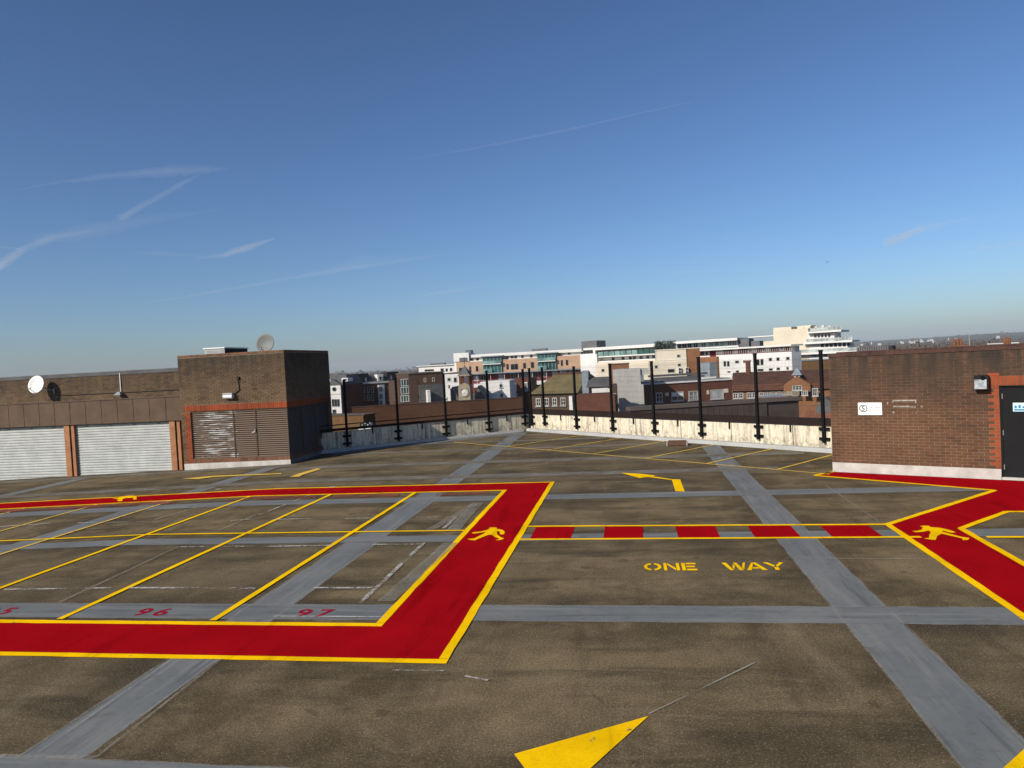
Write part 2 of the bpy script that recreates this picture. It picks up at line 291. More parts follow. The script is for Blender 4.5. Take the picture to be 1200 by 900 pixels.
class MB:
    def __init__(s): s.v = []; s.f = []
    def poly(s, pts): 
        i = len(s.v); s.v += [tuple(p) for p in pts]; s.f.append(tuple(range(i, i + len(pts)))); return s
    def hexa(s, P):                 # P: 4 bottom + 4 top, counter-clockwise seen from above
        i = len(s.v); s.v += [tuple(p) for p in P]
        for q in ((3, 2, 1, 0), (4, 5, 6, 7), (0, 1, 5, 4), (1, 2, 6, 5), (2, 3, 7, 6), (3, 0, 4, 7)): s.f.append(tuple(i + k for k in q))
        return s
    def box(s, fr, u0, u1, d0, d1, z0, z1):
        return s.hexa([fr.p(u, d, z) for z in (z0, z1) for u, d in ((u0, d0), (u1, d0), (u1, d1), (u0, d1))])
    def frustum(s, fr, a, b):       # a,b = (u0,u1,d0,d1,z)
        return s.hexa([fr.p(u, d, q[4]) for q in (a, b) for u, d in ((q[0], q[2]), (q[1], q[2]), (q[1], q[3]), (q[0], q[3]))])
    def slab(s, fr, pts, d0, d1):   # outline in (u,z), extruded through d
        i = len(s.v); n = len(pts)
        s.v += [tuple(fr.p(u, d0, z)) for u, z in pts] + [tuple(fr.p(u, d1, z)) for u, z in pts]
        s.f.append(tuple(range(i, i + n))); s.f.append(tuple(range(i + 2 * n - 1, i + n - 1, -1)))
        for k in range(n): s.f.append((i + k, i + n + k, i + n + (k + 1) % n, i + (k + 1) % n))
        return s
    def tube(s, a, b, r0, r1=None, n=8, caps=True):
        a = Vector(a); b = Vector(b); r1 = r0 if r1 is None else r1
        w = (b - a).normalized(); t = Vector((0, 0, 1)) if abs(w.z) < 0.9 else Vector((1, 0, 0))
        e = w.cross(t).normalized(); g = w.cross(e); i = len(s.v)
        for c, r in ((a, r0), (b, r1)):
            for k in range(n):
                th = 2 * math.pi * k / n; s.v.append(tuple(c + (e * math.cos(th) + g * math.sin(th)) * r))
        for k in range(n): s.f.append((i + k, i + (k + 1) % n, i + n + (k + 1) % n, i + n + k))
        if caps: s.f.append(tuple(range(i + n - 1, i - 1, -1))); s.f.append(tuple(range(i + n, i + 2 * n)))
        return s
    def ring(s, c, w, ro, ri, t, n=20):  # flat ring with thickness along axis w
        w = Vector(w).normalized(); tt = Vector((0, 0, 1)) if abs(w.z) < 0.9 else Vector((1, 0, 0))
        e = w.cross(tt).normalized(); g = w.cross(e); i = len(s.v); c = Vector(c)
        for k in range(n):
            th = 2 * math.pi * k / n; q = e * math.cos(th) + g * math.sin(th)
            for r, h in ((ro, 0), (ri, 0), (ri, t), (ro, t)): s.v.append(tuple(c + q * r + w * h))
        for k in range(n):
            a = i + 4 * k; b = i + 4 * ((k + 1) % n)
            for j in range(4): s.f.append((a + j, a + (j + 1) % 4, b + (j + 1) % 4, b + j))
        return s
    def build(s, name, m, parent=None, kind=None, label=None, smooth=False, bevel=0.0, local=False):
        off = Vector((0, 0, 0)); rz = 0.0
        wp = None if local else parent
        while wp is not None: off += wp.location; rz += wp.rotation_euler.z; wp = wp.parent
        me = bpy.data.meshes.new(name)
        c, sn = math.cos(-rz), math.sin(-rz)
        vv = []
        for x, y, z in s.v:
            x -= off.x; y -= off.y; z -= off.z
            vv.append((x * c - y * sn, x * sn + y * c, z) if rz else (x, y, z))
        me.from_pydata(vv, [], s.f)
        bm = bmesh.new(); bm.from_mesh(me); bmesh.ops.recalc_face_normals(bm, faces=bm.faces); bm.to_mesh(me); bm.free()
        me.materials.append(MT[m] if isinstance(m, str) else m)
        o = bpy.data.objects.new(name, me); COL.objects.link(o); o.parent = parent
        if smooth:
            for p in me.polygons: p.use_smooth = True
        if bevel:
            bv = o.modifiers.new('bevel', 'BEVEL'); bv.width = bevel; bv.segments = 2; bv.limit_method = 'ANGLE'
        if kind: o['kind'] = kind
        if label: o['label'] = label
        return o
def inst(src, parent, loc, rz=0.0, name=None, m=None):
    o = src.copy(); COL.objects.link(o); o.parent = parent; o.location = loc; o.rotation_euler = (0, 0, rz)
    return o

# ================================================================== THE DECK
corner = Vector((-5.0, 34.0)); dR = Vector((0.7214, -0.6925)); dL = Vector((-0.790, -0.613))
# right parapet foot runs from the corner along dR; the left one runs back to the brick tower
deck = bpy.data.objects.new('roof_deck', None); COL.objects.link(deck); deck['kind'] = 'structure'
def sheet(pts, off, name, m, parent=deck, jit=0.0, seg=0.28, label=None):
    """a flat painted/poured sheet on the deck, outline jittered by hand-laid amounts, folded with the deck"""
    P = []
    n = len(pts)
    for i in range(n):
        a = Vector(pts[i]); b = Vector(pts[(i + 1) % n]); ln = (b - a).length
        k = max(1, int(ln / seg)) if jit else 1
        nrm = Vector((-(b - a).y, (b - a).x)); nrm = nrm / max(nrm.length, 1e-6)
        for j in range(k):
            q = a.lerp(b, j / k)
            if jit and j: q = q + nrm * random.gauss(0, jit)
            P.append(q)
    bm = bmesh.new(); vs = [bm.verts.new((q.x, q.y, 0)) for q in P]; bm.faces.new(vs); bm.normal_update()
    if min(q.x for q in P) < FOLD < max(q.x for q in P):
        bmesh.ops.bisect_plane(bm, geom=bm.verts[:] + bm.edges[:] + bm.faces[:], plane_co=(FOLD, 0, 0), plane_no=(1, 0, 0))
    off *= 0.6
    for v in bm.verts: v.co.z = deckz(v.co.x) + off
    bm.normal_update(); bmesh.ops.triangulate(bm, faces=bm.faces)
    bmesh.ops.recalc_face_normals(bm, faces=bm.faces)
    for f in bm.faces:
        if f.normal.z < 0: f.normal_flip()
    me = bpy.data.meshes.new(name); bm.to_mesh(me); bm.free(); me.materials.append(MT[m])
    o = bpy.data.objects.new(name, me); COL.objects.link(o); o.parent = parent
    if label: o['label'] = label
    return o
def strip(a, b, w, off, name, m, jit=0.0035, **kw):
    a = Vector(a); b = Vector(b); d = (b - a).normalized(); n = Vector((-d.y, d.x)) * (w / 2)
    return sheet([a - n, b - n, b + n, a + n], off, name, m, jit=jit, **kw)
pR = lambda t: corner + dR * t
pL = lambda t: corner + dL * t
sheet([(-45, -8), (34, -8), pR(50) , corner, pL(11.2), (-14, 30.5), (-45, 30.5)], 0.0, 'deck_slab', 'deck')
# coated joints, one way every 8 m, the other way every 4 m
for x, y0, y1 in ((-5.25, -6, 33.4), (2.72, -6, 26.3), (-13.2, 10.0, 24.9), (-21.2, 4, 25), (10.7, -6, 17)):
    strip((x, y0), (x, y1), 0.64, 0.004, 'grey_band', 'coat', jit=0.006, seg=0.2)
for y, x0, x1, w in ((5.18, -20, 14, 0.6), (9.2, -26, 14, 0.58), (13.22, -30, 14, 0.5), (17.2, -30, 8.5, 0.62), (20.7, -30, 4.0, 0.62), (23.7, -12.6, 5.3, 0.6), (24.75, -30, -12.4, 0.55), (27.2, -11.5, 1.6, 0.5), (29.9, -9.4, -1.1, 0.45), (32.2, -7.0, -3.5, 0.4)):
    strip((x0, y), (x1, y), w, 0.008, 'grey_band', 'coat_b' if y < 17.5 else 'coat_old', jit=0.006, seg=0.2)
strip(pL(0.5) + Vector((0.3, -0.4)), pL(9.6) + Vector((0.3, -0.4)), 0.7, 0.012, 'grey_band', 'coat', jit=0.02)

# the fenced-off walkway round the parking block: red with yellow edges
XO, XI = -2.22, -3.36
def multi(name, m, polys, off, jit=0.003):
    return [sheet(p, off, name, m, jit=jit) for p in polys]
LX = -30.0
sheet([(LX, 7.64), (XO, 7.64), (XO, 8.72), (LX, 8.74)], 0.012, 'red_walkway', 'red', jit=0.004)
sheet([(XI, 8.724), (XO, 8.724), (XO, 19.30), (XI, 19.30)], 0.012, 'red_walkway', 'red', jit=0.004)
sheet([(LX, 18.26), (XI - 0.004, 18.26), (XI - 0.004, 19.30), (LX, 19.30)], 0.012, 'red_walkway', 'red', jit=0.004)
YW = 0.115
strip((LX, 7.64), (XO + YW / 2, 7.64), YW, 0.016, 'yellow_line', 'yellow')
strip((XO, 7.70), (XO, 19.36), YW, 0.020, 'yellow_line', 'yellow')
strip((LX, 8.76), (XI + YW / 2, 8.72), YW, 0.016, 'yellow_line', 'yellow')
strip((XI, 8.78), (XI, 18.20), YW, 0.020, 'yellow_line', 'yellow')
strip((LX, 18.22), (XI + YW / 2, 18.22), 0.10, 0.016, 'yellow_line', 'yellow')
strip((LX, 19.32), (XO - YW / 2, 19.32), 0.10, 0.016, 'yellow_line', 'yellow')
# bays
for k in range(0, 8):
    x = -5.77 - 2.375 * k
    strip((x, 8.82), (x, 18.16), 0.10, 0.024, 'yellow_line', 'yellow' if k < 3 else 'yold')
strip((-26, 13.86), (XI - 0.06, 13.82), 0.085, 0.028, 'yellow_line', 'yellow')
# zebra
A0, A1 = Vector((-2.16, 14.12)), Vector((4.50, 13.88)); B0, B1 = Vector((-2.16, 13.07)), Vector((4.74, 12.94))
strip(A0, A1, 0.10, 0.016, 'yellow_line', 'yellow'); strip(B0, B1, 0.10, 0.016, 'yellow_line', 'yellow')
for xa, xb in ((-1.99, -1.22), (-0.62, 0.11), (0.73, 1.46), (2.06, 2.83), (3.34, 4.16)):
    g0 = lambda x: 13.12 - 0.0184 * (x + 2.16); g1 = lambda x: 14.07 - 0.036 * (x + 2.16)
    sheet([(xa, g0(xa)), (xb, g0(xb)), (xb, g1(xb)), (xa, g1(xa))], 0.012, 'red_block', 'red', jit=0.004)
# right-hand walkway by the stair block
wr = [(4.58, 19.36), (5.30, 19.86), (8.9, 17.90), (13.0, 15.7), (13.0, 12.2), (6.94, 14.74), (5.59, 13.46), (8.2, 8.9), (9.4, 5.5), (6.9, 5.0), (4.46, 9.05 + 0.1), (4.52, 13.89), (7.70, 16.88)]
o1 = [(4.55, 13.87), (7.62, 16.83), (8.6, 17.75)]
wr = [G(954, 557.5), G(976, 553.4), G(1176, 563), (14.0, 15.1), (14.0, 14.2), G(1180, 600), G(1126, 620), G(1200, 662), (5.62, 4.5), (4.42, 4.5), G(1200, 724), G(1040, 615), G(1166, 575)]
sheet(wr, 0.012, 'red_walkway', 'red', jit=0.004)
def yl(a, b, w=YW, off=0.016, m='yellow'): return strip(a, b, w, off, 'yellow_line', m)
a, b, c, d = Vector(G(954, 557.5)), Vector(G(1166, 575)), Vector(G(1040, 615)), Vector(G(1200, 724))
yl(a, b, YW, 0.016); yl(b, c, YW, 0.020); yl(c, d, YW, 0.024); yl(d, (4.42, 4.5), YW, 0.020); yl(a, Vector(G(976, 553.4)), 0.09, 0.020)
a, b, c = Vector(G(1180, 600)), Vector(G(1126, 620)), Vector(G(1200, 662))
yl((14.0, 14.2), a, YW, 0.016); yl(a, b, YW, 0.020); yl(b, c, YW, 0.024); yl(c, (5.62, 4.5), YW, 0.020); yl((5.72, 12.86), (14, 12.6), 0.10, 0.028)
# angled bays along the far parapet
m0, m1 = Vector((-7.75, 30.25)), Vector((5.0, 19.5)); md = (m1 - m0).normalized(); mn = Vector((-md.y, md.x))
yl(m0, m1, 0.085, 0.016, 'yold')
for s in (3.65, 6.0, 8.32, 10.62, 12.95, 15.2, 16.55):
    p = m0 + md * s; yl(p, p + mn * (4.3 if s < 16 else 3.0), 0.085, 0.020, 'yold')
# old, half worn-off markings from the previous layout
def old(p, q, w=0.07, m='wworn'): strip(G(*p), G(*q), w, 0.032, 'old_line', m, jit=0.004)
old((5, 692), (130, 690)); old((150, 690), (300, 690.5)); old((368, 690), (442, 690)); old((207, 642), (300, 641)); old((303, 641.5), (390, 640)); old((437, 639), (498, 638.5))
old((0, 618), (60, 614)); old((90, 613.5), (185, 612)); old((270, 611), (300, 609)); old((320, 609.5), (370, 608.5)); old((395, 608.5), (440, 608)); old((488, 607), (534, 606.5))
old((70, 707), (208, 642), 0.06, 'wfaint'); old((422, 708), (497, 637), 0.07, 'wworn'); old((520, 620), (534, 607), 0.08, 'wworn'); old((502, 623), (556, 592), 0.2, 'wfaint')
old((170, 613), (230, 595), 0.06, 'wworn'); old((255, 623), (300, 604), 0.06, 'wfaint'); old((303, 604), (335, 592), 0.06, 'wworn'); old((345, 588), (362, 581), 0.06, 'wworn'); old((0, 582), (110, 563), 0.16, 'wfaint')
old((320, 723.5), (452, 724.5), 0.03, 'wworn'); old((760, 838.5), (885, 778), 0.010, 'scratch'); old((968, 570), (1030, 612), 0.03, 'wfaint'); old((920, 655), (1100, 656.5), 0.03, 'wfaint')
old((460, 787), (520, 788), 0.02, 'wworn'); old((545, 794), (572, 799), 0.03, 'wworn'); old((112, 890), (260, 773), 0.03, 'wfaint'); old((0, 888), (110, 890), 0.06, 'wfaint'); old((200, 775), (44, 884), 0.02, 'wfaint')
strip(G(452, 706), G(528, 637), 0.26, 0.033, 'old_line', 'pale', jit=0.01); strip(G(531, 622), G(560, 590), 0.28, 0.033, 'old_line', 'pale', jit=0.01)
for x0, x1 in ((-19.5, -12.6), (-11.0, -8.4), (-7.9, -6.1), (-5.1, -3.7)): strip((x0, 17.82), (x1, 17.82), 0.42, 0.034, 'old_line', 'rworn', jit=0.01)
for x in (-5.25, 2.72):
    for sgn in (-1, 1): strip((x + sgn * 0.325, 5.5), (x + sgn * 0.325, 24), 0.03, 0.009, 'old_line', 'wfaint', jit=0.005)
for y, w in ((5.18, .6), (9.2, .58), (17.2, .62)):
    for sgn in (-1, 1): strip((-20, y + sgn * w * .505), (9, y + sgn * w * .505), 0.028, 0.0095, 'old_line', 'wfaint', jit=0.005)
# little white thermoplastic studs still stuck to the walkway's edge
for px in ((168, 577), (256, 573.5), (295, 574.3), (389, 571)):
    q = Vector(G(*px)); strip(q - Vector((0.09, 0)), q + Vector((0.09, 0)), 0.16, 0.022, 'old_line', 'wworn', jit=0.0)

# arrows, figures, words: flat paint, outlines measured on the deck
def trace(pts, ox, oy, k, off, name, m='yellow', label=None):
    return sheet([G(ox + x / k, oy + y / k) for x, y in pts], off, name, m, label=label)
tip, lft = Vector(G(760, 840)), Vector(G(602.5, 884.5)); far = Vector(G(694, 899.5)); base = tip + (far - tip) * 1.6
sheet([lft, base, tip], 0.014, 'direction_arrow', 'yellow', jit=0.002, label='large yellow arrow head in the near foreground')
sheet([base.lerp(lft, 0.40), base.lerp(lft, 0.40) + Vector((-0.55, -1.2)), base.lerp(lft, 0.62) + Vector((-0.55, -1.2)), base.lerp(lft, 0.62)], 0.018, 'arrow_shaft', 'yellow')
q = Vector(G(1178, 899)); r = Vector(G(1200, 879)); sheet([q, q + (q - r) * 0.3, (3.6, 4.7), r + (r - q) * 2, r], 0.014, 'direction_arrow', 'yellow')
trace([(150, 112), (420, 188), (480, 178), (530, 172), (870, 214), (918, 372), (1050, 376), (985, 206), (880, 204), (600, 162), (640, 150), (420, 125)], 715, 545, 12, 0.014, 'direction_arrow', label='bent yellow turn-left arrow')
trace([(80, 130), (200, 132), (300, 118), (520, 108), (780, 97), (780, 91), (520, 100), (320, 108), (270, 112)], 200, 540, 6, 0.036, 'direction_arrow', 'yold', label='faded yellow arrow by the brick tower')
trace([(838, 118), (905, 116), (930, 102), (1060, 62), (1030, 56), (890, 97)], 200, 540, 6, 0.036, 'direction_arrow', 'yold', label='short faded yellow arrow near the tower corner')
def figure(body, head, ox, oy, k):
    trace(body, ox, oy, k, 0.024, 'pedestrian_symbol'); 
figure([(222, 268), (260, 276), (340, 268), (480, 245), (500, 258), (390, 312), (270, 372), (130, 385), (200, 405), (290, 414), (320, 395), (440, 345), (560, 300), (615, 298), (690, 345), (765, 372), (760, 396), (700, 402), (730, 412), (800, 404), (850, 388), (870, 372), (810, 352), (735, 300), (722, 250), (735, 222), (775, 232), (790, 258), (782, 278), (800, 292), (860, 292), (885, 262), (875, 225), (840, 202), (780, 188), (728, 180), (722, 155), (640, 150), (570, 158), (575, 180), (520, 205), (400, 235), (280, 245), (235, 252)], None, 540, 610, 17.143)
figure([(240, 165), (300, 158), (380, 160), (405, 180), (560, 192), (680, 220), (805, 262), (735, 272), (600, 235), (585, 250), (760, 300), (900, 335), (1015, 352), (995, 382), (910, 386), (905, 360), (780, 330), (580, 285), (510, 320), (488, 382), (430, 380), (300, 358), (385, 350), (385, 310), (412, 258), (375, 235), (290, 255), (180, 262), (120, 244), (200, 240), (265, 222), (290, 185)], None, 1060, 605, 13.333)
figure([(310, 218), (430, 210), (500, 185), (600, 172), (710, 172), (752, 190), (752, 238), (690, 240), (700, 208), (560, 212), (500, 232), (505, 262), (440, 270), (400, 246), (450, 236), (420, 226)], None, 110, 570, 15)
# ONE WAY, stencilled
def glyph(name, polys, ox, oy, sx, sy, off, m):
    mb = MB()
    for p in polys: mb.poly([(ox + x * sx, oy + y * sy, off) for x, y in p])
    o = mb.build(name, m, deck)
    me = o.data; bm = bmesh.new(); bm.from_mesh(me); bmesh.ops.triangulate(bm, faces=bm.faces)
    for f in bm.faces:
        if f.normal.z < 0: f.normal_flip()
    bm.to_mesh(me); bm.free(); return o
def arc(c, rx, ry, t, a0, a1, n=9):
    o = [(c[0] + rx * math.cos(R(a0 + (a1 - a0) * i / n)), c[1] + ry * math.sin(R(a0 + (a1 - a0) * i / n))) for i in range(n + 1)]
    i_ = [(c[0] + (rx - t) * math.cos(R(a0 + (a1 - a0) * i / n)), c[1] + (ry - t) * math.sin(R(a0 + (a1 - a0) * i / n))) for i in range(n, -1, -1)]
    return o + i_
GL = {
 'O': [arc((.5, .5), .5, .5, .19, 102, 258), arc((.5, .5), .5, .5, .19, -78, 78)],
 'N': [[(0, 0), (.2, 0), (.2, 1), (0, 1)], [(.24, 1), (.25, .72), (.76, 0), (.76, .28)], [(.8, 0), (1, 0), (1, 1), (.8, 1)]],
 'E': [[(0, 0), (.24, 0), (.24, 1), (0, 1)], [(.30, 0), (.95, 0), (.95, .2), (.30, .2)], [(.30, .41), (.85, .41), (.85, .6), (.30, .6)], [(.30, .8), (.95, .8), (.95, 1), (.30, 1)]],
 'W': [[(0, 1), (.2, 1), (.38, .0), (.24, 0)], [(.40, .06), (.50, .55), (.47, .9), (.385, .38)], [(.49, 1), (.63, 1), (.79, 0), (.62, 0)], [(.81, .08), (1.0, 1), (.9, 1), (.76, .38)]],
 'A': [[(0, 0), (.22, 0), (.47, .86), (.40, 1)], [(.44, 1), (.62, 1), (1, 0), (.76, 0)], [(.30, .2), (.66, .2), (.61, .36), (.34, .36)]],
 'Y': [[(0, 1), (.24, 1), (.50, .58), (.40, .42)], [(.53, .56), (.80, 1), (1, 1), (.60, .42)], [(.40, 0), (.60, 0), (.60, .38), (.40, .38)]],
}
for ch, x0, w in (('O', .08, .27), ('N', .385, .24), ('E', .66, .235), ('W', 1.28, .36), ('A', 1.61, .30), ('Y', 1.90, .31)):
    glyph('letter', GL[ch], x0, 11.07, w, .40, 0.0072, 'yellow')
def words(txt, size, m, name, parent, place):     # built-in vector font -> flat mesh
    cu = bpy.data.curves.new('t', 'FONT'); cu.body = txt; cu.size = size; cu.align_x = 'LEFT'; cu.offset = size * 0.02
    t = bpy.data.objects.new('t', cu); COL.objects.link(t); bpy.context.view_layer.update()
    me = bpy.data.meshes.new_from_object(t.evaluated_get(bpy.context.evaluated_depsgraph_get()))
    bpy.data.objects.remove(t); me.name = name
    for v in me.vertices: v.co = place(v.co.x, v.co.y)
    me.materials.clear(); me.materials.append(MT[m])
    o = bpy.data.objects.new(name, me); COL.objects.link(o); o.parent = parent; return o
for txt, x0 in (('9', -4.70), ('7', -4.40), ('9', -7.16), ('6', -6.86), ('9', -9.72), ('5', -9.42)):
    words(txt, 0.44, 'crimson', 'digit', deck, lambda x, y, x0=x0: (x0 + x * 0.95, 9.0 + y * 0.92, 0.0086))

# ================================================================== PARAPETS, KERB, FENCES
kerb_mb = MB()
def pframe(p, d): return Fr((p.x, p.y, 0), d)
# frame R: u along the wall away from the corner, d INTO the wall (away from the deck)
frR = Fr((corner.x, corner.y, 0), dR)
frL = Fr((corner.x + dL.x * 10.6, corner.y + dL.y * 10.6, 0), -dL)
kerbs = MB()
kerbs.frustum(frR, (-0.12, 40, 0.0, 0.32, -0.02), (-0.1, 40, 0.06, 0.32, 0.13))
kerbs.frustum(frL, (-0.2, 10.44, 0.0, 0.32, -0.05), (-0.2, 10.40, 0.06, 0.32, 0.10))
kerbs.build('kerb', 'kerb', None, 'structure')
PH = 0.80
def parapet(fr, u0, u1, bays, label):
    e = empty('parapet_wall', fr.p((u0 + u1) / 2, 0.4, 0), label, 'wall')
    MB().box(fr, u0, u1, 0.40, 0.52, -0.1, PH - 0.03).build('wall_core', 'f_concrete', e)
    for a, b in zip(bays[:-1], bays[1:]):
        MB().box(fr, a + 0.012, b - 0.012, 0.24 + random.uniform(0, .006), 0.40, 0.0, PH + random.uniform(-.01, .01)).build('parapet_panel', 'parapet', e, bevel=0.012)
    return e
# fence posts measured from the photograph, foot then head
FOOT_Z = 0.22
def post_u(fr, x, y): return fr.uz(x, y, 0.16)
pr_px = [(624, 499, 619, 432), (639, 499, 633.6, 431), (676.5, 503, 671, 430), (719, 505.5, 713, 426.7), (768, 508.6, 761.5, 424), (823, 512, 818, 419), (889.5, 515, 883, 415), (966.6, 519, 960.7, 411)]
pl_px = [(408, 524, 402, 446), (468, 517, 462.5, 443), (524, 513, 519.3, 438), (574, 506, 569.6, 435), (616, 499, 612, 433)]
def fence(fr, pxs, label, u_end0, u_end1, split=False):
    us = []
    for x, y, tx, ty in pxs:
        u, zf = fr.uz((x + tx) / 2 + (x - tx) * 0.4, y, 0.17); zt = fr.uz(tx, ty, 0.17)[1]
        us.append((u, max(0.14, min(0.34, zf)), zt))
    us.sort()
    e = empty('mesh_fence', fr.p(us[len(us) // 2][0], 0.17, 0), label, 'fence')
    for u, zf, zt in us:
        p = MB().box(fr, u - 0.045, u + 0.045, 0.12, 0.20, zf, zt).build('post', 'black', e)
        for zz in (zf + 0.08, zf + 0.40):
            MB().box(fr, u - 0.17, u + 0.17, 0.16, 0.236, zz, zz + 0.085).build('bracket', 'black', p)
        MB().box(fr, u - 0.055, u + 0.055, 0.11, 0.21, zt - 0.02, zt + 0.025).build('cap', 'black', p)
    ends = [u_end0] + [q[0] for q in us] + [u_end1]
    zt = sum(q[2] for q in us) / len(us)
    for a, b in zip(ends[:-1], ends[1:]):
        if b - a < 0.35: continue
        mb = MB(); d = 0.215; n = int((b - a) / 0.05)
        for k in range(n + 1):
            u = a + (b - a) * k / n; mb.tube(fr.p(u, d, PH + 0.05), fr.p(u, d, zt - 0.05), 0.0027, n=3, caps=False)
        for k in range(10):
            z = PH + 0.25 + k * (zt - PH - 0.3) / 9.5; mb.tube(fr.p(a, d, z), fr.p(b, d, z), 0.0027, n=3, caps=False)
        mb.build('mesh_panel', 'wire', e)
        r = (MB().box(fr, a + 0.048, b - 0.048, 0.19, 0.25, PH + 0.03, PH + 0.14) if split else MB().box(fr, a + 0.048, b - 0.048, 0.19, 0.25, PH + 0.03, PH + 0.27)).build('bottom_rail', 'rail', e)
        if split: MB().box(fr, a + 0.048, b - 0.048, 0.19, 0.23, PH + 0.27, PH + 0.31).build('mid_rail', 'rail', e)
        if b - a > 1.2:
            um = (a + b) / 2; MB().box(fr, um - 0.02, um + 0.02, 0.19, 0.236, PH - 0.22, PH + 0.029).build('strap', 'black', r)
    return e, us
fR, uR = fence(frR, pr_px, 'tall black mesh fence along the sunlit right-hand parapet', 0.15, 21.0)
fL, uL = fence(frL, pl_px, 'tall black mesh fence along the half-shaded parapet beside the brick tower', -0.3, 10.75, True)
bR = [-0.05] + [q[0] + 1.25 for q in uR if q[0] > 1.5]
while bR[-1] < 30: bR.append(bR[-1] + 2.4)
parapet(frR, -0.2, 30, bR, 'stained cream parapet lit by the sun on the right of the deck')
bL = [-0.6] + [q[0] + 1.3 for q in uL if q[0] < 8.4] + [10.82]
parapet(frL, -0.6, 10.95, bL, 'stained grey parapet running from the brick tower to the far corner')

# ================================================================== BRICKWORK
def courses(u0, u1, z0, z1, holes=(), zones=(), bond=0.1125):
    """stretcher bond -> list of (u0,u1,z0,z1,zone)"""
    out = []; r = 0; z = z0
    while z + 0.075 <= z1 + 0.001:
        u = u0 - (bond if r % 2 else 0.0)
        while u < u1:
            a, b = max(u, u0), min(u + 0.225, u1); u += 0.225
            segs = [(a, b)]
            for h in holes:
                if z + 0.06 > h[2] and z + 0.01 < h[3]:
                    ns = []
                    for s, t in segs:
                        if t <= h[0] or s >= h[1]: ns.append((s, t)); continue
                        if s < h[0]: ns.append((s, h[0]))
                        if t > h[1]: ns.append((h[1], t))
                    segs = ns
            for s, t in segs:
                if t - s < 0.035: continue
                zn = None
                for q in zones:
                    if q[0] - 0.03 < (s + t) / 2 < q[1] + 0.03 and q[2] - 0.03 < z + 0.037 < q[3] + 0.03: zn = q[4]
                out.append((s + 0.005, t - 0.005, z + 0.005, z + 0.070, zn))
        r += 1; z += 0.075
    return out
def soldiers(u0, u1, z0, z1, zn):
    n = int((u1 - u0) / 0.075); w = (u1 - u0) / n
    return [(u0 + k * w + 0.005, u0 + (k + 1) * w - 0.005, z0 + 0.006, z1 - 0.006, zn) for k in range(n)]
def five(mb, fr, u0, u1, d0, d1, z0, z1):
    i = len(mb.v); mb.v += [tuple(fr.p(u, d, z)) for d in (d0, d1) for u, z in ((u0, z0), (u1, z0), (u1, z1), (u0, z1))]
    for q in ((0, 1, 2, 3), (0, 4, 5, 1), (1, 5, 6, 2), (2, 6, 7, 3), (3, 7, 4, 0)): mb.f.append(tuple(i + k for k in q))
def lay(bricks, fr, parent, default, singles=0, key=None):
    """the nearest bricks as parts of their own, the rest as one piece of brickwork per colour"""
    if singles: bricks = sorted(bricks, key=key)
    cache = {}
    for b in bricks[:singles]:
        u0, u1, z0, z1, zn = b; m = zn or default; k = (round(u1 - u0, 3), round(z1 - z0, 3), m)
        if k not in cache:
            lo = Fr((0, 0, 0), (1, 0)); mb = MB(); w, h = (u1 - u0) / 2, (z1 - z0) / 2
            five(mb, lo, -w, w, -0.009, 0.003, -h, h)
            cache[k] = mb.build('brick', m, parent, local=True); o = cache[k]
        else: o = inst(cache[k], parent, (0, 0, 0))
        c = fr.p((u0 + u1) / 2, random.uniform(-0.003, 0.002), (z0 + z1) / 2) - parent.location
        o.location = c; o.rotation_euler = (random.gauss(0, .006), random.gauss(0, .004), fr.rz + random.gauss(0, .008))
    by = {}
    for b in bricks[singles:]: by.setdefault(b[4] or default, []).append(b)
    for m, bs in by.items():
        mb = MB()
        for u0, u1, z0, z1, zn in bs: five(mb, fr, u0, u1, -0.009 + random.uniform(-0.003, 0.002), 0.003, z0, z1)
        mb.build('brickwork', m, parent, 'stuff')

# ------------------------------------------------------------------ stair block, right
A = Vector((5.19, 19.92)); Bv = Vector((8.47, 18.14)); frB = Fr((A.x, A.y, 0), Bv - A); BL = 9.0; TOP = 3.03
sb = empty('stair_block', frB.p(2, 2, 0), 'low brown brick stair block with a black door and white painted plinth', 'building')
uD = 3.70; uD1 = uD + 0.98; zD = 2.20
MB().box(frB, 0, uD, 0, 0.25, 0, TOP).box(frB, uD, uD1, 0, 0.25, zD, TOP).box(frB, uD1, BL, 0, 0.25, 0, TOP).build('wall', 'mortar', sb)
MB().box(frB, 0, 0.24, 0.252, 5, 0, TOP).box(frB, BL - .24, BL, 0.252, 5, 0, TOP).box(frB, 0.242, BL - 0.242, 4.7, 5, 0, TOP).build('wall', 'brick', sb)
MB().box(frB, 0.1, BL - 0.1, 0.1, 4.9, TOP - 0.1, TOP - 0.004).build('roof', 'felt', sb)
MB().box(frB, 0, uD - 0.003, -0.028, 0, 0.0, 0.252).box(frB, uD1 + 0.003, BL, -0.028, 0, 0.0, 0.252).build('plinth', 'plinth', sb, bevel=0.008)
MB().box(frB, uD, uD1, 0.02, 0.12, 0.0, 0.06).build('threshold', 'plinth', sb)
br = courses(0, BL, 0.255, TOP, holes=((uD - 0.30, uD1 + 0.30, 2.21, 2.42), (uD, uD1, 0, 2.2)), zones=((uD - 0.12, uD, 0.2, 2.45, 'brick_o'), (uD1, uD1 + 0.17, 0.2, 2.45, 'brick_o')))
br = [b for b in br if not (b[3] > 2.22 and b[2] < 2.41 and uD - 0.3 < (b[0] + b[1]) / 2 < uD1 + 0.3)]
br += soldiers(uD - 0.30, uD1 + 0.30, 2.205, 2.43, 'brick_o')
lay(br, frB, sb, 'brick', 300, key=lambda b: (0 if 0.9 < b[0] < uD1 else 1, abs(b[0] - 3.3) * 0.55 + abs(b[2] - 1.2)))
cb = MB()
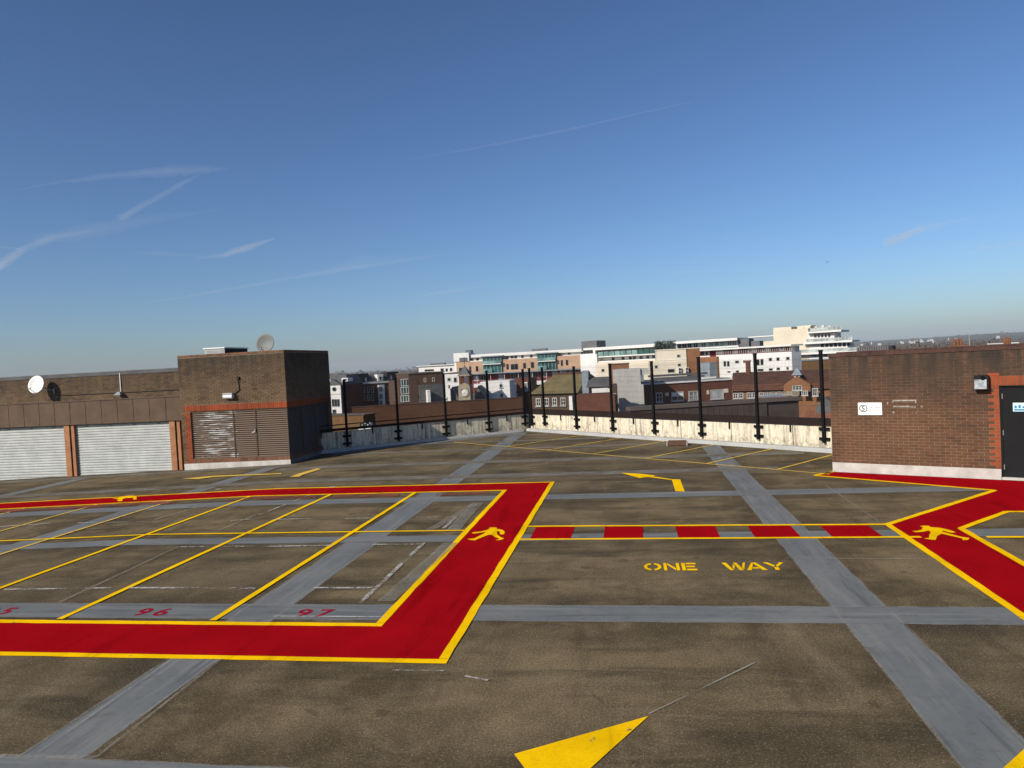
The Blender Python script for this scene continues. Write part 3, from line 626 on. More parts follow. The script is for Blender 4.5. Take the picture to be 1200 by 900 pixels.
for k in range(int(BL / 0.112)):
    five(cb, frB, k * 0.112 + 0.005, (k + 1) * 0.112 - 0.005, -0.03 + random.uniform(-.004, .004), 0.22, TOP + 0.002, TOP + 0.10)
cb.build('coping', 'coping', sb, 'stuff')
MB().box(frB, -0.01, BL, -0.012, 0.23, TOP - 0.001, TOP + 0.082).build('coping_bed', 'mortar_d', sb)
MB().box(frB, 0.2, BL, -0.022, 0.24, TOP + 0.102, TOP + 0.125).build('coping_cap', 'coping', sb)
dr = MB().box(frB, uD + 0.045, uD1 - 0.045, 0.075, 0.12, 0.065, zD - 0.05).build('door', 'door', sb)
MB().box(frB, uD + .002, uD + 0.042, 0.05, 0.14, 0.06, zD).box(frB, uD1 - 0.042, uD1 - .002, 0.05, 0.14, 0.06, zD).box(frB, uD + 0.042, uD1 - 0.042, 0.05, 0.14, zD - 0.045, zD).build('door_frame', 'door', sb)
for z in (0.3, 1.1, 1.95): MB().tube(frB.p(uD + 0.05, 0.066, z - 0.06), frB.p(uD + 0.05, 0.066, z + 0.06), 0.012).build('hinge', 'metal', dr)
MB().tube(frB.p(uD1 - 0.14, 0.03, 1.02), frB.p(uD1 - 0.14, 0.03, 1.12), 0.012).tube(frB.p(uD1 - 0.14, 0.03, 1.02), frB.p(uD1 - 0.14, 0.08, 1.02), 0.01).tube(frB.p(uD1 - 0.14, 0.03, 1.12), frB.p(uD1 - 0.14, 0.08, 1.12), 0.01).build('handle', 'metal', dr)
# residue frame of a removed notice
rs = MB()
for x0, y0, x1, y1 in ((1046, 468.6, 1074, 470), (1047, 475.5, 1066, 477.2), (1066, 476.4, 1073.5, 477.4), (1072.5, 470, 1074, 472.6), (1046, 470, 1047, 472), (1046.5, 482, 1048.2, 484.2), (1073.8, 482.5, 1074.6, 485), (1039.4, 471, 1041, 474), (1079, 475.5, 1081, 477.5)):
    (a, z1) = frB.uz(x0, y0); (b, z0) = frB.uz(x1, y1); rs.box(frB, a, b, -0.016, -0.005, min(z0, z1), max(z0, z1))
rs.build('residue', 'residue', sb)
# white notice with a ringed 5
(a, z1) = frB.uz(1005.5, 471.8); (b, z0) = frB.uz(1034, 486.2)
sg = empty('wall_sign', frB.p((a + b) / 2, -0.02, (z0 + z1) / 2), 'white rectangular sign with a ringed 5 on the brick wall', 'sign')
MB().box(frB, a, b, -0.024, -0.0145, z0, z1).build('board', 'signw', sg)
cu_, cz_ = a + (b - a) * 0.225, z0 + (z1 - z0) * 0.53; rr = (z1 - z0) * 0.31
MB().ring(frB.p(cu_, -0.0255, cz_), frB.d, rr, rr * 0.77, 0.001, 28).build('ring', 'ink', sg)
ln = sg.location
words('5', rr * 1.7, 'ink', 'numeral', sg, lambda x, y: tuple(frB.p(cu_ - rr * 0.46 + x, -0.0258, cz_ - rr * 0.58 + y) - ln))
tx = MB(); 
for row, (ua, ub, zz) in enumerate(((0.45, 0.93, 0.60), (0.60, 0.83, 0.40))):
    u = a + (b - a) * ua; h = (z1 - z0) * 0.085
    while u < a + (b - a) * ub:
        w = random.uniform(0.008, 0.016)
        tx.box(frB, u, u + w, -0.0258, -0.0248, z0 + (z1 - z0) * zz - h / 2, z0 + (z1 - z0) * zz + h / 2 * random.choice((0.5, 1, 1)))
        u += w + random.choice((0.006, 0.007, 0.02))
tx.build('small_print', 'ink_l', sg, 'stuff')
# blue notice on the door
(a, z1) = frB.uz(1186.8, 472, 0.07); z0 = z1 - 0.20
dn = empty('door_sign', frB.p(a + 0.25, 0.07, z0), 'pale blue notice fixed to the black door', 'sign')
MB().box(frB, a, a + 0.46, 0.066, 0.0735, z0, z1).build('board', 'sign_b', dn)
q = MB(); q.box(frB, a + 0.02, a + 0.42, 0.0635, 0.0650, z0 + 0.02, z0 + 0.055)
for k in range(5): q.box(frB, a + 0.03 + k * 0.075, a + 0.075 + k * 0.075, 0.0635, 0.065, z0 + 0.075, z0 + 0.075 + random.uniform(0.03, 0.08))
q.build('pictogram', 'ink_b', dn)
# floodlight by the door
(lu, lz) = frB.uz(1151, 448)
fl = empty('wall_floodlight', frB.p(lu, -0.02, lz - 0.2), 'dark square floodlight on the brick wall left of the black door', 'lamp')
def tilted(fr, u, z, w, h, d0, d1, lean):
    mb = MB(); pts = [(-w / 2, -h / 2), (w / 2, -h / 2), (w / 2, h / 2), (-w / 2, h / 2)]
    mb.hexa([fr.p(u + p[0], -d0 - (0.5 - p[1] / h) * lean * h, z + p[1]) for p in (pts[0], pts[1])] + [fr.p(u + p[0], -d1 - (0.5 - p[1] / h) * lean * h, z + p[1]) for p in (pts[1], pts[0])] +
            [fr.p(u + p[0], -d0 - (0.5 - p[1] / h) * lean * h, z + p[1]) for p in (pts[3], pts[2])] + [fr.p(u + p[0], -d1 - (0.5 - p[1] / h) * lean * h, z + p[1]) for p in (pts[2], pts[3])]); return mb
tilted(frB, lu, lz, 0.29, 0.34, 0.16, 0.05, 0.15).build('housing', 'black', fl, bevel=0.012)
tilted(frB, lu - 0.02, lz - 0.035, 0.24, 0.22, 0.184, 0.172, 0.15).build('lens', 'lens', fl)
MB().tube(frB.p(lu + 0.03, -0.155, lz + 0.11), frB.p(lu + 0.03, -0.20, lz + 0.10), 0.05, 0.045, 14).build('sensor', 'black', fl)
MB().box(frB, lu - 0.04, lu + 0.04, -0.05, -0.012, lz - 0.05, lz + 0.05).build('mount', 'metal', fl)
# low rusty trough by the far kerb
q0, q1 = Vector(G(781, 523)), Vector(G(806, 522.5)); frT = Fr((q0.x, q0.y, 0), q1 - q0); wT = (q1 - q0).length
tr = empty('rusty_trough', frT.p(wT / 2, 0.2, 0), 'low rusty brown metal trough lying near the sunlit kerb', 'trough')
MB().box(frT, 0.05, wT - 0.05, 0, 0.4, 0.02, 0.035).box(frT, 0.05, wT - 0.05, 0, 0.03, 0.035, 0.17).box(frT, 0.05, wT - 0.05, 0.37, 0.4, 0.035, 0.17).build('tray', 'rust', tr)
for u in (0.0, wT - 0.05): MB().box(frT, u, u + 0.05, -0.02, 0.42, 0.0, 0.13).build('end_plate', 'metal', tr, bevel=0.01)

# ------------------------------------------------------------------ brick tower, left
TX0, TX1, TY, TD = -17.28, -12.86, 25.22, 4.05
frT1 = Fr((TX0, TY, 0), (1, 0)); TW = TX1 - TX0
frT2 = Fr((TX1, TY, 0), (0, 1))
TT = frT1.uz(332, 412)[1]
tw = empty('plant_tower', (-15, 27, deckz(-15)), 'square brown brick plant tower with louvred front and orange lintel', 'building')
lo_u, lz1 = frT1.uz(223, 482.5); lz0 = frT1.uz(228, 538)[1]; zb = -0.22; lint = lz1 + 0.25
# core, leaving the louvre recess open at the corner
MB().box(frT1, 0, lo_u, 0, 0.3, zb, TT).box(frT1, lo_u, TW, 0, 0.3, lz1, TT).box(frT1, lo_u, TW, 0, 0.3, zb, lz0).build('wall', 'mortar_d', tw)
MB().box(frT1, 0.0, 0.3, 0.302, TD, zb, TT).box(frT1, 0.302, TW - 0.302, TD - 0.3, TD, zb, TT).build('wall', 'brick_t', tw)
MB().box(frT2, 0.302, TD, 0, 0.3, lz1, TT).box(frT2, 0.302, TD, 0, 0.3, zb, lz0).box(frT2, TD - 0.35, TD, 0, 0.3, lz0 + .001, lz1 - .001).build('wall', 'mortar_d', tw)
MB().box(frT1, 0.1, TW - 0.1, 0.1, TD - 0.1, TT - 0.12, TT - 0.03).build('roof', 'felt', tw)
MB().box(frT1, lo_u + 0.01, TW - 0.2, 0.16, 0.2, lz0, lz1).box(frT2, 0.21, TD - .36, 0.16, 0.2, lz0, lz1).build('backing', 'joint', tw)
b1 = courses(0, TW, 0.03, TT - 0.005, holes=((lo_u, TW + 1, lz0 - 0.22, lz1 + 0.24), (lo_u - 0.235, lo_u, lz1, lz1 + 0.24)), zones=((lo_u - 0.16, lo_u, 0, lz1 + 0.25, 'brick_o'),))
b1 += soldiers(lo_u - 0.235, TW, lz1 + 0.003, lint - 0.01, 'brick_o') + soldiers(lo_u, TW, lz0 - 0.22, lz0 - 0.003, 'brick_s')
lay(b1, frT1, tw, 'brick_t')
b2 = courses(0, TD, 0.03, TT - 0.005, holes=((0, TD - 0.35, lz0 - 0.22, lz1 + 0.24),))
b2 += soldiers(0, TD - 0.35, lz1 + 0.003, lint - 0.01, 'brick_o') + soldiers(0, TD - 0.35, lz0 - 0.22, lz0 - 0.003, 'brick_s')
lay(b2, frT2, tw, 'brick_t')
pl = MB(); 
pl.hexa([(TX0 + .02, TY - 0.03, -0.25), (TX1 + .03, TY - 0.03, -0.1), (TX1 + .03, TY + .02, -0.1), (TX0 + .02, TY + .02, -0.25), (TX0 + .02, TY - 0.03, 0.06), (TX1 + .03, TY - 0.03, 0.10), (TX1 + .03, TY + .02, 0.10), (TX0 + .02, TY + .02, 0.06)])
pl.build('plinth', 'plinth', tw)
MB().box(frT2, -0.02, TD, -0.03, 0.02, -0.12, 0.10).build('plinth', 'coat', tw)
cp = MB()
for fr_, ln_ in ((frT1, TW), (frT2, TD)):
    for k in range(int(ln_ / 0.112)): five(cp, fr_, k * 0.112 + 0.004, (k + 1) * 0.112 - 0.004, -0.012 + random.uniform(-.003, .003), 0.2, TT, TT + 0.07)
cp.build('coping', 'brick_s', tw, 'stuff'); MB().box(frT1, -.005, TW + .004, -.004, TD, TT - .012, TT + 0.055).build('coping_bed', 'mortar_d', tw)
# louvre doors: three leaves on the front, three on the side, each a frame with its own blades
def leaf(fr, a, b, z0, z1):
    l = MB().box(fr, a, a + 0.018, 0.03, 0.11, z0, z1).box(fr, b - 0.018, b, 0.03, 0.11, z0, z1).box(fr, a + .018, b - .018, 0.03, 0.11, z0, z0 + 0.03).box(fr, a + .018, b - .018, 0.03, 0.11, z1 - 0.03, z1).build('louvre_leaf', 'fascia', tw)
    n = 23; first = None
    for k in range(n):
        z = z0 + 0.045 + (z1 - z0 - 0.09) * k / (n - 1)
        if first is None:
            mb = MB(); lo = Fr((0, 0, 0), (1, 0)); w = (b - a) / 2 - 0.02
            mb.hexa([(-w, -0.012, -0.026), (w, -0.012, -0.026), (w, -0.002, -0.026), (-w, -0.002, -0.026), (-w, 0.04, 0.026), (w, 0.04, 0.026), (w, 0.05, 0.026), (-w, 0.05, 0.026)])
            first = mb.build('louvre_blade', 'louvre', l, local=True); o = first
        else: o = inst(first, l, (0, 0, 0))
        o.location = fr.p((a + b) / 2, 0.045, z) - tw.location; o.rotation_euler = (0, 0, fr.rz)
    return l
for k in range(3):
    cuts = [lo_u + 0.01, frT1.uz(274, 510)[0], frT1.uz(300, 510)[0], TW - 0.012]
    lf = leaf(frT1, cuts[k], cuts[k + 1] - 0.006, lz0 + 0.005, lz1 - 0.005)
    cs = 0.06 + (TD - 0.43) * k / 3; ce = 0.06 + (TD - 0.43) * (k + 1) / 3
    leaf(frT2, cs, ce - 0.006, lz0 + 0.005, lz1 - 0.005)
(hu, hz) = frT1.uz(299, 505)
MB().box(frT1, hu - 0.015, hu + 0.015, -0.01, 0.03, hz - 0.03, hz + 0.10).tube(frT1.p(hu, -0.01, hz - 0.02), frT1.p(hu - 0.12, -0.03, hz - 0.06), 0.010).build('handle', 'metal', tw)
# bulkhead lamp with conduit on the tower
(bu, bz) = frT1.uz(270, 463.5)
wl_ = empty('bulkhead_lamp', frT1.p(bu, -0.02, bz), 'pale oblong bulkhead lamp with a bent conduit on the tower front', 'lamp')
MB().box(frT1, bu - 0.21, bu + 0.19, -0.05, -0.012, bz - 0.10, bz + 0.08).build('back_plate', 'metal', wl_)
MB().tube(frT1.p(bu - 0.20, -0.13, bz - 0.03), frT1.p(bu + 0.17, -0.13, bz - 0.03), 0.085, n=14).build('diffuser', 'white', wl_, smooth=False)
MB().box(frT1, bu - 0.21, bu + 0.19, -0.21, -0.051, bz + 0.055, bz + 0.10).build('hood', 'shutter', wl_, bevel=0.01)
(cu2, cz2) = frT1.uz(279.5, 444); (cu3, cz3) = frT1.uz(281, 457)
MB().tube(frT1.p(cu2, -0.03, cz2), frT1.p(cu3, -0.03, cz3), 0.016).tube(frT1.p(cu3, -0.03, cz3), frT1.p(bu + 0.17, -0.03, bz + 0.03), 0.016).box(frT1, cu2 - 0.05, cu2 + 0.05, -0.07, -0.012, cz2 - 0.01, cz2 + 0.09).build('conduit', 'joint', wl_)
# dishes
def dish(name, c, aim, rad, ratio, mat_, label, arm=True, mount=None):
    e = empty(name, c, label, 'satellite dish')
    w = Vector(aim).normalized(); e1 = Vector((0, 0, 1)).cross(w).normalized(); e2 = w.cross(e1)
    mb = MB(); n, rings = 28, 6; C_ = Vector(c)
    for side in (0.0, -0.012):
        i0 = len(mb.v); mb.v.append(tuple(C_ + w * (side)))
        for j in range(1, rings + 1):
            r = j / rings
            for k in range(n):
                th = 2 * math.pi * k / n
                mb.v.append(tuple(C_ + e1 * (math.cos(th) * r * rad) + e2 * (math.sin(th) * r * rad * ratio) + w * (0.16 * rad * r * r * 1.3 + side)))
        for k in range(n): mb.f.append((i0, i0 + 1 + k, i0 + 1 + (k + 1) % n))
        for j in range(rings - 1):
            for k in range(n):
                a0 = i0 + 1 + j * n; mb.f.append((a0 + k, a0 + n + k, a0 + n + (k + 1) % n, a0 + (k + 1) % n))
        last = i0 + 1 + (rings - 1) * n
        if side == 0.0: rim0 = last
        else:
            for k in range(n): mb.f.append((rim0 + k, last + k, last + (k + 1) % n, rim0 + (k + 1) % n))
    mb.build('reflector', mat_, e, smooth=True)
    foot = C_ - e2 * rad * ratio * 0.95 + w * 0.1 * rad; tipp = C_ + w * rad * 1.15 - e2 * rad * 0.75
    MB().tube(foot, tipp, 0.014).build('feed_arm', 'metal', e)
    MB().tube(tipp, tipp + (C_ - tipp).normalized() * 0.1, 0.03, 0.022, 10).build('receiver', 'metal', e)
    m = MB()
    for p, q, r in mount: m.tube(p, q, r)
    m.build('mount', 'metal', e)
    return e
RY = 28.2                                        # face of the wall set back behind the garages
frW = Fr((-40, RY, 0), (1, 0))
u, z = frW.uz(43.5, 451, -0.46); c = frW.p(u, -0.46, z)
dish('satellite_dish', tuple(c), (0.08, -0.94, 0.26), 0.365, 1.10, 'dish_w', 'white oval satellite dish throwing a black shadow on the back wall', mount=((c + Vector((0.02, 0.06, -0.08)), c + Vector((0.45, 0.42, -0.30)), 0.025), (c + Vector((0.45, 0.42, -0.42)), c + Vector((0.45, 0.42, -0.18)), 0.03)))
u, z = frT1.uz(311.5, 402.5, 1.4); c = frT1.p(u, 1.4, z)
dish('satellite_dish', tuple(c), (0.05, -0.97, 0.18), 0.385, 0.98, 'dish_g', 'round grey satellite dish standing on the tower roof', mount=((c + Vector((0, 0.08, 0)), Vector((c.x, c.y + 0.08, TT - 0.03)), 0.03), (Vector((c.x - 0.25, c.y + 0.08, TT - 0.02)), Vector((c.x + 0.25, c.y + 0.08, TT - 0.02)), 0.03)))
# roof unit
u, z = frT1.uz(240, 410, 1.9); u1 = frT1.uz(263, 410, 1.9)[0]
rb = empty('roof_vent_unit', frT1.p((u + u1) / 2, 2.4, TT), 'white metal ventilation box on the tower roof', 'ventilation unit')
zt = frT1.uz(252, 407.3, 1.9)[1]
MB().box(frT1, u, u1, 1.9, 3.7, TT - 0.03, zt - 0.05).build('casing', 'shutter', rb)
MB().box(frT1, u - 0.06, u1 + 0.03, 1.86, 3.74, zt - 0.048, zt).build('lid', 'white', rb)
MB().box(frT1, u1 + .001, u1 + 0.02, 1.93, 3.67, TT - 0.03, zt - 0.06).build('side_shade_panel', 'joint', rb)  # added near-black panel: paints the shade on the casing's right side
for k in range(5): MB().box(frT1, u + 0.06 + 0.0 * k, u1 - 0.06, 1.885, 1.898, TT + 0.03 + k * 0.055, TT + 0.055 + k * 0.055).build('grille_bar', 'metal', rb)

# ------------------------------------------------------------------ garages, far left
GX0, GX1, GY = -31.0, TX0 - 0.004, 25.42
frG = Fr((GX0, GY, 0), (1, 0)); GW = GX1 - GX0
def gu(x, y, d=0.0): return frG.uz(x, y, d)
fz0 = (gu(100, 497)[1] + gu(10, 501)[1]) / 2; fz1 = (gu(100, 469.6)[1] + gu(10, 474.8)[1]) / 2
ga = empty('garage_row', (-22, 26.5, deckz(-22)), 'row of garages with pale roller shutters under a brown panelled fascia', 'building')
zg = lambda u: deckz(GX0 + u)
pu = [gu(83, 530)[0], gu(206.5, 525)[0]]; pu = [pu[0] - (pu[1] - pu[0]) * 2, pu[0] - (pu[1] - pu[0]), pu[0], pu[1]]
for u in pu[1:]:
    MB().box(frG, u - 0.22, u + 0.02, -0.03, 0.25, -0.6, fz0).box(frG, u + 0.09, u + 0.22, -0.01, 0.25, -0.6, fz0).build('pillar', 'pillar', ga)
    MB().box(frG, u + 0.02, u + 0.09, 0.02, 0.25, -0.6, fz0).build('gap', 'joint', ga)
for a, b in zip(pu[:-1], pu[1:]):
    if b < 0.3: continue
    a = max(a + 0.22, 0.05); b = b - 0.22
    z0 = min(zg(a), zg(b)) - 0.02; n = 20; sh = None; h = (fz0 - 0.03 - z0) / n
    rs_ = MB().box(frG, a, b, 0.13, 0.16, z0, fz0).build('roller_shutter', 'shutter', ga)
    for k in range(n):
        zc = z0 + h * (k + 0.5)
        if sh is None:
            w = (b - a) / 2; q = MB(); hh = h / 2
            pts = [(-0.004, -hh), (-0.030, -hh * 0.55), (-0.030, hh * 0.35), (-0.006, hh * 0.97)]
            i = len(q.v)
            for x in (-w, w): q.v += [(x, d, z) for d, z in pts]
            for j in range(3): q.f.append((i + j, i + 4 + j, i + 5 + j, i + 1 + j))
            sh = q.build('slat', 'shutter', rs_, local=True); o = sh
        else: o = inst(sh, rs_, (0, 0, 0))
        o.location = frG.p((a + b) / 2, 0.125, zc) - ga.location
    MB().box(frG, a, b, 0.08, 0.13, z0 - 0.01, z0 + 0.05).build('bottom_bar', 'metal', rs_)
    nb = 4
    for k in range(nb):
        u = a + (b - a) * (k + 0.5) / nb; MB().box(frG, u - 0.06, u + 0.06, 0.085, 0.12, fz0 - 0.10, fz0 - 0.075).build('lock', 'joint', rs_)
pw = (gu(200, 480)[0] - gu(10, 488)[0]) / 10.35
MB().box(frG, 0, GW, -0.06, 0.3, fz0 + 0.02, fz1 - 0.01).build('fascia_board', 'joint', ga)
k = 0; u = GW - 0.02; fp = None
while u - pw > 0:
    q = MB().box(frG, u - pw + 0.018, u, -0.085, -0.055, fz0, fz1); q.build('fascia_panel', 'fascia', ga); u -= pw
MB().box(frG, 0, GW, -0.11, 0.0, fz1, fz1 + 0.035).build('fascia_cap', 'fascia', ga)
MB().box(frG, 0, GW, 0.0, RY - GY, fz1 - 0.12, fz1 - 0.02).build('roof', 'felt', ga)
MB().box(frG, 0, 0.2, 0.3, 3, -0.6, fz0).box(frG, 0.2, GW, RY - GY - .1, RY - GY - 0.02, -0.6, fz1 - 0.13).build('wall', 'brick_t', ga)
wz0, wz1 = fz1 - 0.10, (frW.uz(100, 436.5)[1] + frW.uz(10, 443.5)[1]) / 2
bw = empty('back_wall', (-24, RY + 0.3, 0), 'long brown brick wall with grey coping behind the garage roof', 'wall')
wx0, wx1 = 7.0, 22.7
MB().box(frW, wx0, wx1, 0, 0.3, -0.6, wz1).build('wall', 'mortar_d', bw)
lay(courses(wx0, wx1, wz0, wz1 - 0.14), frW, bw, 'brick_t')
MB().box(frW, wx0, wx1 + 0.004, -0.035, 0.33, wz1 - 0.14, wz1).build('coping', 'coping_g', bw)
MB().box(frW, wx0, wx1, -0.02, 0.3, wz1, wz1 + 0.03).build('coping_cap', 'felt', bw)
(a, za) = frW.uz(70, 463.5); (b, zb_) = frW.uz(204, 457)
MB().tube(frW.p(a, -0.03, (za + zb_) / 2), frW.p(wx1 - .02, -0.03, (za + zb_) / 2), 0.013, n=6).build('cable', 'joint', bw)
(a, za) = frW.uz(141, 437); (b, zb_) = frW.uz(141.5, 460)
sl = empty('wall_spotlight', frW.p(b, -0.1, zb_), 'small dark spotlight on a thin pole against the back wall', 'lamp')
MB().tube(frW.p(a, -0.04, za), frW.p(a, -0.04, zb_), 0.022, n=8).build('pole', 'white', sl)
MB().frustum(frW, (a - 0.17, a + 0.17, -0.32, -0.08, zb_ - 0.1), (a - 0.06, a + 0.06, -0.2, -0.1, zb_ + 0.04)).build('housing', 'metal', sl)

# ================================================================== THE TOWN BELOW
GZ = -14.0
K = 6.43
class Z:                            # coordinates read off an enlarged crop of the photograph
    def __init__(s, ox, oy, k=K): s.ox, s.oy, s.k = ox, oy, k
    def __call__(s, x, y): return s.ox + x / s.k, s.oy + y / s.k
z3, z4, z5, z6, z7 = Z(370, 390), Z(510, 390), Z(650, 380), Z(790, 370), Z(900, 370)
def rect(fr, z, r, dd=0.0):
    x0, y0, x1, y1 = r; xc, yc = (x0 + x1) / 2, (y0 + y1) / 2
    u0 = fr.uz(*z(x0, yc), dd)[0]; u1 = fr.uz(*z(x1, yc), dd)[0]
    za = fr.uz(*z(xc, y0), dd)[1]; zb = fr.uz(*z(xc, y1), dd)[1]
    return u0, u1, zb, za
def band(fr, z, a, b, dd=0.0):      # two points along an edge -> (u0, u1, mean height)
    u0, za = fr.uz(*z(*a), dd); u1, zb = fr.uz(*z(*b), dd)
    return u0, u1, (za + zb) / 2
def window(fr, z, r, parent, pane='glass', frame='f_trim', t=0.10, proud=0.06, cols=1, rows=1, sill=True, name='window'):
    u0, u1, z0, z1 = rect(fr, z, r)
    u1 = max(u1, u0 + 0.3); z1 = max(z1, z0 + 0.3)
    t = min(t, (u1 - u0) * 0.16, (z1 - z0) * 0.16)
    mb = MB().box(fr, u0, u0 + t, -proud, 0.0, z0, z1).box(fr, u1 - t, u1, -proud, 0.0, z0, z1).box(fr, u0 + t, u1 - t, -proud, 0, z0, z0 + t).box(fr, u0 + t, u1 - t, -proud, 0, z1 - t, z1)
    for c in range(1, cols):
        u = u0 + (u1 - u0) * c / cols; mb.box(fr, u - t * 0.4, u + t * 0.4, -proud * 0.9, -0.012, z0 + t, z1 - t)
    for c in range(1, rows):
        q = z0 + (z1 - z0) * c / rows; mb.box(fr, u0 + t, u1 - t, -proud * 0.8, -0.014, q - t * 0.35, q + t * 0.35)
    if sill: mb.box(fr, u0 - 0.06, u1 + 0.06, -proud - 0.08, 0, z0 - 0.1, z0)
    w = mb.build(name, frame, parent)
    MB().box(fr, u0 + t * 0.5, u1 - t * 0.5, -0.011, 0.0, z0 + t * 0.5, z1 - t * 0.5).build('pane', pane, w)
    return w
def wall(fr, u0, u1, z1, depth, m, parent, z0=GZ, d0=0.0, name='wall'):
    return MB().box(fr, u0, u1, d0, depth, z0, z1).build(name, m, parent)
def place(name, fr, u, label, cat='building', group=None, d=3.0): return empty(name, fr.p(u, d, GZ), label, cat, group)
def slab_px(fr, z, a, b, thick, d0, d1, m, parent, name):
    u0, u1, zz = band(fr, z, a, b); return MB().box(fr, u0, u1, d0, d1, zz - thick, zz).build(name, m, parent)

# --- white-fronted house and dark terrace, far left (Y about 135)
f = Fr.px(375, 132, 412, 132)
u0, u1, ze = band(f, z3, (20, 398), (215, 392)); _, _, zr = band(f, z3, (60, 322), (260, 318))
h = place('town_house', f, 2, 'white fronted town house with a round window and grey mansard roof')
wall(f, u0 - 8, u1, ze, 10, 'f_red', h)
MB().frustum(f, (u0 - 8, u1 + .2, -.2, 10, ze), (u0 - 8, u1 - .3, 2.2, 8, zr)).build('roof', 'f_slate', h)
r = rect(f, z3, (92, 395, 200, 620)); MB().box(f, r[0], r[1], -0.5, 0.0, GZ, r[3]).build('front_bay', 'f_white', h)
fb = Fr(f.p(0, -0.5, 0), f.u)
rr_ = rect(f, z3, (60, 322, 190, 398)); MB().slab(fb, [(r[0] - .2, r[3]), (r[1] + .3, r[3]), ((r[0] + r[1]) / 2, r[3] + 1.1)], -.1, 2.5).build('pediment', 'f_slate', h)
cu_, cz_ = fb.uz(*z3(140, 425)); o = MB().ring(fb.p(cu_, -0.08, cz_), fb.d, 0.42, 0.32, 0.08, 16).build('round_window', 'f_slate', h); MB().tube(fb.p(cu_, -0.02, cz_), fb.p(cu_, 0.0, cz_), 0.33, n=16).build('pane', 'glass', o)
MB().box(fb, r[0], r[1], -0.1, 0, fb.uz(*z3(140, 462))[1] - .08, fb.uz(*z3(140, 462))[1] + .08).build('string_course', 'f_cream', h)
for q in ((122, 500, 140, 555), (143, 500, 160, 555), (163, 500, 180, 555), (128, 578, 155, 625)): window(fb, z3, q, h, frame='f_slate', sill=False, rows=2)
for q in ((75, 350, 112, 374), (196, 340, 242, 368)):
    a = rect(f, z3, q); MB().box(f, a[0], a[1], -0.1, 2.5, a[2], a[3]).build('dormer', 'f_white', h); window(Fr(f.p(0, -0.1, 0), f.u), z3, (q[0] + 8, q[1] + 5, q[2] - 8, q[3] - 3), h, sill=False)
f = Fr.px(408, 140, 470, 148)
u0, u1, ze = band(f, z3, (228, 392), (610, 366)); _, _, zr = band(f, z3, (260, 318), (540, 304))
h = place('terrace_house', f, 4, 'dark red brick terrace with black clad mansard and pale dormer')
wall(f, u0, u1, ze, 11, 'f_red', h)
MB().frustum(f, (u0, u1, 0, 11, ze + .25), (u0, u1, 2.0, 9, zr)).build('roof', 'f_slate', h)
MB().box(f, u0, u1, -0.25, 0, ze - .1, ze + .25).build('cornice', 'f_white', h)
for a, b in (((255, 318), (395, 310)), ((535, 302), (622, 296))):
    p, q, zz = band(f, z3, a, b); MB().box(f, p, q, -0.05, 3, ze + .25, zz + 0.15).build('dormer_block', 'f_black', h)
    fd = Fr(f.p(0, -0.06, 0), f.u)
    x = a[0] + 25
    while x < b[0] - 20: window(fd, z3, (x, a[1] + 18, x + 16, a[1] + 52), h, frame='f_grey', pane='glass_l', sill=False); x += 45
a = rect(f, z3, (465, 320, 508, 362)); MB().box(f, a[0], a[1], -0.05, 2.5, a[2], a[3] + .2).build('dormer', 'f_white', h); window(Fr(f.p(0, -0.06, 0), f.u), z3, (476, 328, 498, 358), h, sill=False)
for x in (250, 285, 318, 352, 388, 420, 545, 575):
    for y in (405, 465): window(f, z3, (x, y, x + 17, y + 42), h, rows=2)
a = rect(f, z3, (470, 392, 512, 550)); MB().box(f, a[0], a[1], -0.7, 0, GZ, a[3]).build('bay', 'f_white', h)
for y in (405, 460, 510): window(Fr(f.p(0, -0.7, 0), f.u), z3, (478, y, 504, y + 36), h, rows=2, cols=2)
# projecting wing that keeps the terrace in shade
wall(f, u0 - 1.2, u0 - .01, ze + .5, 2, 'f_white', h, d0=-2.5, name='side_wall')
# --- brown block with glazed stair
f = Fr.px(468, 120, 522, 124)
u0, u1, zt = band(f, z3, (632, 312), (962, 300))
h = place('brown_block', f, 3, 'plain brown brick block with a glazed stair at its left end')
g0 = f.uz(*z3(706, 430))[0]
wall(f, g0, u1, zt, 12, 'f_brown', h); wall(f, u0, g0 - .01, zt - 1.2, 12, 'f_brown', h, d0=0.6)
MB().box(f, g0 - .1, u1 + .2, -.15, 12, zt + .001, zt + .18).build('parapet', 'f_cap', h)
for a, b in ((347, 402), (408, 462), (470, 522)):
    window(Fr(f.p(0, 0.58, 0), f.u), z3, (640, a, 703, b), h, pane='teal', frame='f_white', cols=3, sill=False)
for q in ((815, 340, 832, 372), (878, 336, 895, 366), (757, 352, 768, 386), (780, 405, 795, 432), (900, 398, 912, 420), (930, 402, 944, 420), (765, 460, 782, 500)): window(f, z3, q, h, frame='f_cream' if q[1] < 345 else 'f_brown', pane='glass', sill=False)
wall(f, f.uz(*z3(778, 450))[0], u1 - .02, f.uz(*z3(870, 388))[1], 0.0, 'f_slate', h, d0=-0.3, name='wall_shade_sheet')  # dark grey sheet standing in for shading on the lower brick wall
a = rect(f, z3, (828, 430, 850, 512)); MB().box(f, a[0], a[1], -1.6, -0.31, GZ, a[3]).build('flue', 'f_white', h)
